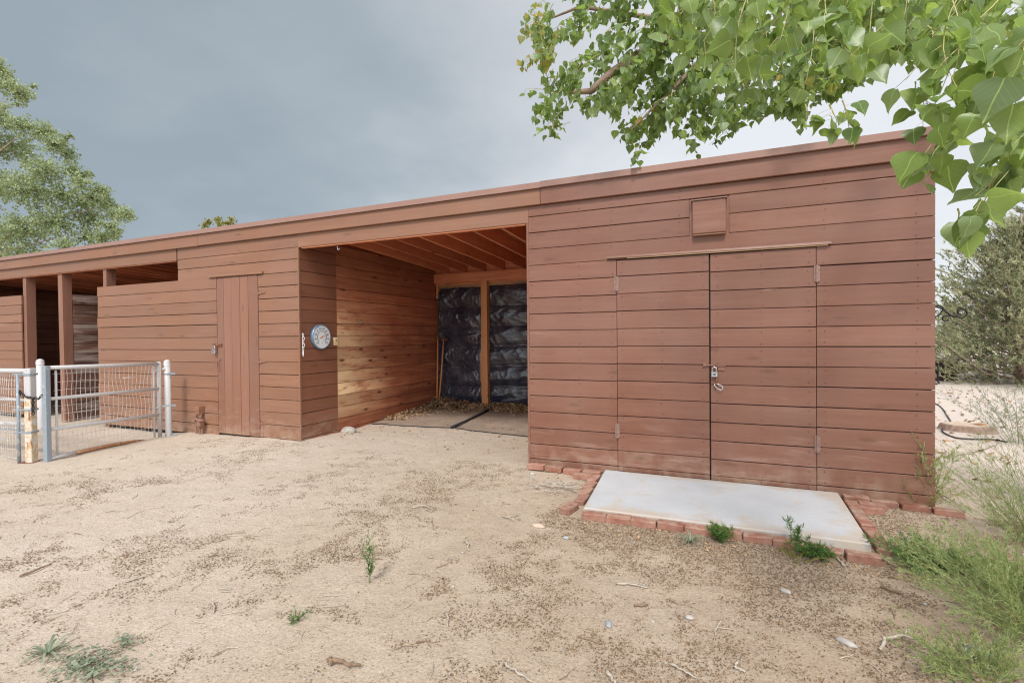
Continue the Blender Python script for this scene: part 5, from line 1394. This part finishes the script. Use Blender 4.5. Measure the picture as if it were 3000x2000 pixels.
broom('broom_shrub', 'bushy feathery broom in the bottom right corner', 'shrub', B(3040, 1870), 0.44, 0.46, 160, M['broom'], 23, GB, leafy=13, lsz=0.017)
broom('broom_shrub', 'wispy airy broom furthest back beside the barn end', 'shrub', B(3030, 1470), 0.72, 0.6, 60, M['broom'], 24, GB, leafy=10, lsz=0.02)
broom('broom_shrub', 'small low broom nearest the bottom edge at right', 'shrub', B(2890, 1990), 0.2, 0.28, 80, M['broom'], 25, GB, leafy=13, lsz=0.017)
broom('broom_shrub', 'thin grey green broom in front of the pines', 'shrub', B(2985, 1300), 0.95, 0.7, 55, M['greyweed'], 26, GB, leafy=8, lsz=0.035)
broom('corner_shrub', 'upright yellow green shrub growing at the barn right corner', 'shrub', gp(2722, 1478), 0.62, 0.16, 26, M['broom'], 31, leafy=12, lsz=0.03)
broom('corner_shrub', 'dry sparse little shrub leaning at the foot of the right wall', 'shrub', gp(2690, 1482), 0.28, 0.26, 16, M['yellowleaf'], 32, leafy=5, lsz=0.02)
broom('weed_clump', 'dense bright green weed clump at the pad right corner', 'weed', B(2730, 1665), 0.19, 0.23, 80, M['weed'], 41, leafy=8, lsz=0.03, droop=0.5)
broom('weed', 'bright green bushy weed at the front bricks below the tall sprig', 'weed', B(2385, 1630), 0.13, 0.10, 40, M['weed'], 42, leafy=8, lsz=0.026, droop=0.5)
broom('weed', 'tall single green sprig standing before the concrete pad', 'weed', B(2328, 1605), 0.30, 0.025, 3, M['weed'], 43, leafy=7, lsz=0.03, wts=14)
broom('weed', 'fresh green leafy weed leaning against the front bricks', 'weed', B(2110, 1585), 0.15, 0.07, 26, M['weed'], 44, leafy=8, lsz=0.026)
broom('weed', 'lone slender green weed standing in the open sand', 'weed', B(1085, 1712), 0.36, 0.035, 3, M['weed'], 45, leafy=6, lsz=0.02, wts=22, droop=0.05)
broom('weed', 'tiny green seedling in the sand below the slender weed', 'weed', B(870, 1815), 0.075, 0.05, 9, M['weed'], 46, leafy=4, lsz=0.018, wts=4)
broom('weed', 'dry golden weed stalks at the green weed by the bricks', 'weed', B(2340, 1640), 0.10, 0.14, 12, M['yellowleaf'], 47, leafy=4, lsz=0.015, droop=0.6)
def rosette(name, lab, base, n, L, W, mat, seed, rise=0.5, cat='weed'):
    r_ = random.Random(seed); mb = MB()
    for k in range(n):
        a = 2 * math.pi * k / n + r_.uniform(-.25, .25); l = L * r_.uniform(.65, 1.15); up = rise * r_.uniform(.3, 1.3)
        d = V((math.cos(a), math.sin(a), 0)); s_ = V((-d.y, d.x, 0)); prev = None; col = (r_.random(), r_.random() * .9, .5)
        for j in range(7):
            f = j / 6; w = W * (0.35 + 1.3 * f - 1.62 * f * f) * r_.uniform(.9, 1.1)
            c = base + d * l * f + V((0, 0, 0.004 + l * (up * f - up * 0.95 * f * f * f)))
            i = mb.add([c - s_ * w + V((0, 0, w * .5)), c, c + s_ * w + V((0, 0, w * .5))])
            if prev is not None:
                mb.face((prev, prev + 1, i + 1, i), 0, col); mb.face((prev + 1, prev + 2, i + 2, i + 1), 0, col)
            prev = i
    return tag(mb.build(name, mat, None, True), lab, cat)
rosette('rosette_weed', 'rosette of long green leaves at the bottom left', B(140, 1915), 15, 0.12, 0.010, M['greyweed'], 3, 0.75)
rosette('grass_tuft', 'grey green grass tuft in the sand before the pad', B(2022, 1588), 46, 0.125, 0.0035, M['greyweed'], 5, 1.0, 'grass')
rosette('grass_tuft', 'dark green blades beside the weed clump at the pad corner', B(2655, 1618), 24, 0.12, 0.006, M['weed'], 6, 1.1, 'grass')
cr = MB()
for k in range(420):
    x, y = rnd.gauss(255, 62), rnd.gauss(1955, 26)
    if rnd.random() < 0.14: x, y = rnd.gauss(368, 16), rnd.gauss(1890, 14)
    if y < 1868: continue
    p = B(x, y); leaf(cr, p + V((0, 0, 0.006 + rnd.random() * 0.03)), V((rnd.uniform(-1, 1), rnd.uniform(-1, 1), 0.1)), V((rnd.uniform(-.5, .5), rnd.uniform(-.5, .5), 1)), rnd.uniform(0.009, 0.021), (rnd.random(), rnd.random() * .9, .5), PROF_LO)
tag(cr.build('creeping_weed', M['greyweed'], None, True), 'mat of small grey green leaves creeping at the bottom left edge', 'weed')

# ------------------------------------------------------------------ litter (nobody could count it)
lt = MB(); cnt = 0
while cnt < 66000:
    x, y = rnd.uniform(-8.5, 1.4), rnd.uniform(-4.3, 0.0)
    v = V((x, y, 0)) - CAM; cz = v.dot(fwd)
    if cz < 1.2: continue
    if abs(v.dot(right) / cz) > 1.1: continue
    if rnd.random() > min(1.0, 3.4 / cz) ** 1.4: continue
    dn_ = noise.noise(V((x * 1.1, y * 1.1, 5.0))) * 0.5 + noise.noise(V((x * 3.4, y * 3.4, 9.0))) * 0.55 + noise.noise(V((x * 10, y * 10, 2.0))) * 0.4
    dn_ += 0.30 * sstep(-3.6, -1.0, x) - 0.14 * sstep(-4.5, -7.0, x)
    if -2.85 < x < -0.5 and -1.55 < y < -1.28: dn_ += 0.45
    if dn_ * 1.25 < rnd.uniform(-0.02, 0.5): continue
    if -2.78 < x < -0.58 and y > -1.28: continue
    if y > -0.16 and (x > -3.5): continue
    z = gz(x, y) + 0.0025; a = rnd.uniform(0, 6.283); L = rnd.uniform(0.003, 0.0085) * (1.9 if rnd.random() < 0.05 else 1); W = rnd.uniform(0.0012, 0.0028)
    dx_, dy_ = math.cos(a) * L, math.sin(a) * L; nx_, ny_ = -math.sin(a) * W, math.cos(a) * W; h1, h2 = rnd.uniform(0, 0.004), rnd.uniform(0, 0.004)
    i = lt.add([(x - dx_, y - dy_, z + h1), (x + nx_, y + ny_, z + 0.0035), (x + dx_, y + dy_, z + h2), (x - nx_, y - ny_, z)])
    lt.face((i, i + 1, i + 2, i + 3), 0, (rnd.random(), rnd.random() ** 1.6, .5)); cnt += 1
tag(lt.build('bark_litter', M['chip']), 'fine brown bark crumbs and seed hulls scattered over the sand', 'litter', kind='stuff')
tw = MB()
for k in range(560):
    x, y = rnd.uniform(-8.5, 1.2), rnd.uniform(-4.0, -0.1)
    if -2.85 < x < -0.5 and y > -1.4: continue
    z = gz(x, y) + 0.004; a = rnd.uniform(0, 6.283); L = rnd.uniform(0.012, 0.04) * (1.8 if rnd.random() < .1 else 1); r0 = rnd.uniform(0.0011, 0.0026)
    p = V((x, y, z)); pts = [p]
    for j in range(3):
        a += rnd.uniform(-.5, .5); p = p + V((math.cos(a) * L, math.sin(a) * L, rnd.uniform(-.002, .004))); pts.append(p)
    tw.tube(pts, [r0, r0, r0 * .8, r0 * .5], 4, 0 if rnd.random() < .45 else 1)
for k in range(260):
    x, y = rnd.uniform(-8, 1.0), rnd.uniform(-4.0, -0.1)
    if -2.85 < x < -0.5 and y > -1.4: continue
    s_ = rnd.uniform(0.004, 0.011); tw.blob((x, y, gz(x, y) + s_ * .3), s_, s_ * .8, s_ * .6, k, 0.4, 6, 4, 2)
tag(tw.build('twig_litter', [M['greytwig'], M['browntwig'], M['stonew']]), 'small broken twigs and grit scattered over the sand', 'litter', kind='stuff')
dl = MB()
def dleaf(x, y, z, L):
    sx, ty, nz = basis(V((rnd.gauss(0, .5), rnd.gauss(0, .5), 1)), rvec()); c = V((x, y, z)); cu = rnd.uniform(-.3, .45) * L
    i = dl.add([c - ty * L, c - sx * L * .6 + nz * cu, c + ty * L + nz * cu * .5, c + sx * L * .6 + nz * cu]); col = (rnd.random(), rnd.random(), .5)
    dl.face((i, i + 1, i + 3), 0, col); dl.face((i + 1, i + 2, i + 3), 0, col)
for k in range(3400):
    x = rnd.uniform(-6.83, -3.56); y = 3.52 - abs(rnd.gauss(0, 0.26)) - (0.15 if rnd.random() < .3 else 0)
    hgt = 0.09 * sstep(0.55, 0.0, 3.52 - y) + 0.10 * sstep(0.9, 0.0, x + 6.85) * sstep(1.3, 0.0, 3.5 - y)
    if y < 1.3: continue
    dleaf(x, y, gz(x, y) + 0.012 + hgt * rnd.uniform(.5, 1), rnd.uniform(0.018, 0.042))
for k in range(900):
    y = rnd.uniform(1.7, 3.4); x = -6.85 + abs(rnd.gauss(0, 0.16 + 0.1 * (y - 1.7))); dleaf(x, y, gz(x, y) + 0.03 + 0.05 * sstep(.4, 0, x + 6.85) * rnd.random() * sstep(1.6, 3, y), rnd.uniform(0.015, 0.036))
for k in range(260):
    x, y = rnd.uniform(-6.7, -3.6), rnd.uniform(0.3, 3.3); dleaf(x, y, gz(x, y) + (0.032 if y > 1.5 else 0.008), rnd.uniform(0.010, 0.024))
for k in range(420):
    x, y = rnd.uniform(-3.5, 0.6), rnd.uniform(-1.7, -0.15)
    if -2.8 < x < -0.55: y = rnd.gauss(-1.42, 0.08)
    if y > -0.16: continue
    dleaf(x, y, gz(x, y) + 0.006, rnd.uniform(0.006, 0.017))
for k in range(700):
    x, y = rnd.uniform(0.1, 4.5), rnd.uniform(0.3, 11); dleaf(x, y, gz(x, y) + 0.01, rnd.uniform(0.02, 0.05))
tag(dl.build('leaf_litter', M['dryleaf']), 'dry tan leaves drifted along the back of the open bay', 'leaf litter', kind='stuff')

# ------------------------------------------------------------------ sky and sun
SUN_EL, SUN_AZ = math.radians(47), None
sdir = V((0.12, -0.95, 0)).normalized() * math.cos(SUN_EL) + V((0, 0, math.sin(SUN_EL)))
s = NT('World', True); scene.world = s.m
sky = s.n('ShaderNodeTexSky', {'sky_type': 'NISHITA', 'sun_disc': False, 'sun_elevation': SUN_EL, 'sun_rotation': math.atan2(sdir.x, sdir.y), 'air_density': 1.0, 'dust_density': 2.0})
tc = s.n('ShaderNodeTexCoord').outputs['Generated']
dirn = s.n('ShaderNodeVectorMath', {'operation': 'NORMALIZE'}, i0=tc).outputs[0]
sp = s.n('ShaderNodeSeparateXYZ', None, Vector=dirn)
den = s.math('MAXIMUM', s.math('ADD', sp.outputs[2], 0.22), 0.05)
cx = s.math('DIVIDE', sp.outputs[0], den); cy = s.math('DIVIDE', sp.outputs[1], den)
cv = s.n('ShaderNodeCombineXYZ', None, X=cx, Y=cy, Z=0.0).outputs[0]
n1 = s.noise(s.scaled(cv, (1, 1, 1), (3.1, 1.7, 0)), 0.55, 5, 0.5)
n2 = s.noise(s.scaled(cv, (1, 1, 1), (9.1, 4.7, 2)), 1.7, 5, 0.55)
side = s.n('ShaderNodeVectorMath', {'operation': 'DOT_PRODUCT'}, i0=dirn, i1=(0.92, 0.39, 0.0)).outputs['Value']
low = s.mapr(sp.outputs[2], 0.55, 0.0, 0.0, 1.0)
t_ = s.math('ADD', s.mapr(side, -0.66, 0.40, 0.0, 1.0), s.math('MULTIPLY', s.math('SUBTRACT', n1, 0.5), 1.25))
t_ = s.math('ADD', t_, s.math('MULTIPLY', s.math('SUBTRACT', n2, 0.5), 0.75))
t_ = s.math('ADD', t_, s.math('MULTIPLY', low, 0.10), 0.0, True)
rp_ = s.n('ShaderNodeValToRGB', None, Fac=t_)
cr_ = rp_.color_ramp
cr_.elements[0].position = 0.0; cr_.elements[0].color = (1.68, 2.0, 2.22, 1)
cr_.elements[1].position = 1.0; cr_.elements[1].color = (4.3, 4.4, 4.55, 1)
e1 = cr_.elements.new(0.26); e1.color = (2.1, 2.38, 2.57, 1)
e2 = cr_.elements.new(0.55); e2.color = (2.98, 3.14, 3.3, 1)
# the storm cloud stands over the barn; the sky at the photographer's back is brighter
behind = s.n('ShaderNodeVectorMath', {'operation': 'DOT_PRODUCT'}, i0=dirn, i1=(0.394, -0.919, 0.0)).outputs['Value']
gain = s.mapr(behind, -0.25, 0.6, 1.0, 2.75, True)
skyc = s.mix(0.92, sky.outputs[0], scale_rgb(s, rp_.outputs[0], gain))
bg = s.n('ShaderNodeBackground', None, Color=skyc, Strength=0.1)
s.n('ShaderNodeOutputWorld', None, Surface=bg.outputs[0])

sun = bpy.data.lights.new('sun', 'SUN'); sun.energy = 1.5; sun.angle = math.radians(11); sun.color = (1.0, 0.955, 0.90)
so = bpy.data.objects.new('sun', sun); COL.objects.link(so)
so.rotation_euler = (-sdir).to_track_quat('-Z', 'Y').to_euler()

vs_ = scene.view_settings
scene.display_settings.display_device = 'sRGB'
vs_.view_transform = 'Standard'; vs_.look = 'None'; vs_.gamma = 1.0; vs_.exposure = 1.0; vs_.use_curve_mapping = False
scene.cycles.max_bounces = 8
scene.cycles.use_denoising = True
scene.cycles.denoising_prefilter = 'NONE'
scene.cycles.pixel_filter_type = 'BLACKMAN_HARRIS'
scene.cycles.filter_width = 1.2
scene.cycles.sample_clamp_indirect = 4.0
scene.cycles.transparent_max_bounces = 8
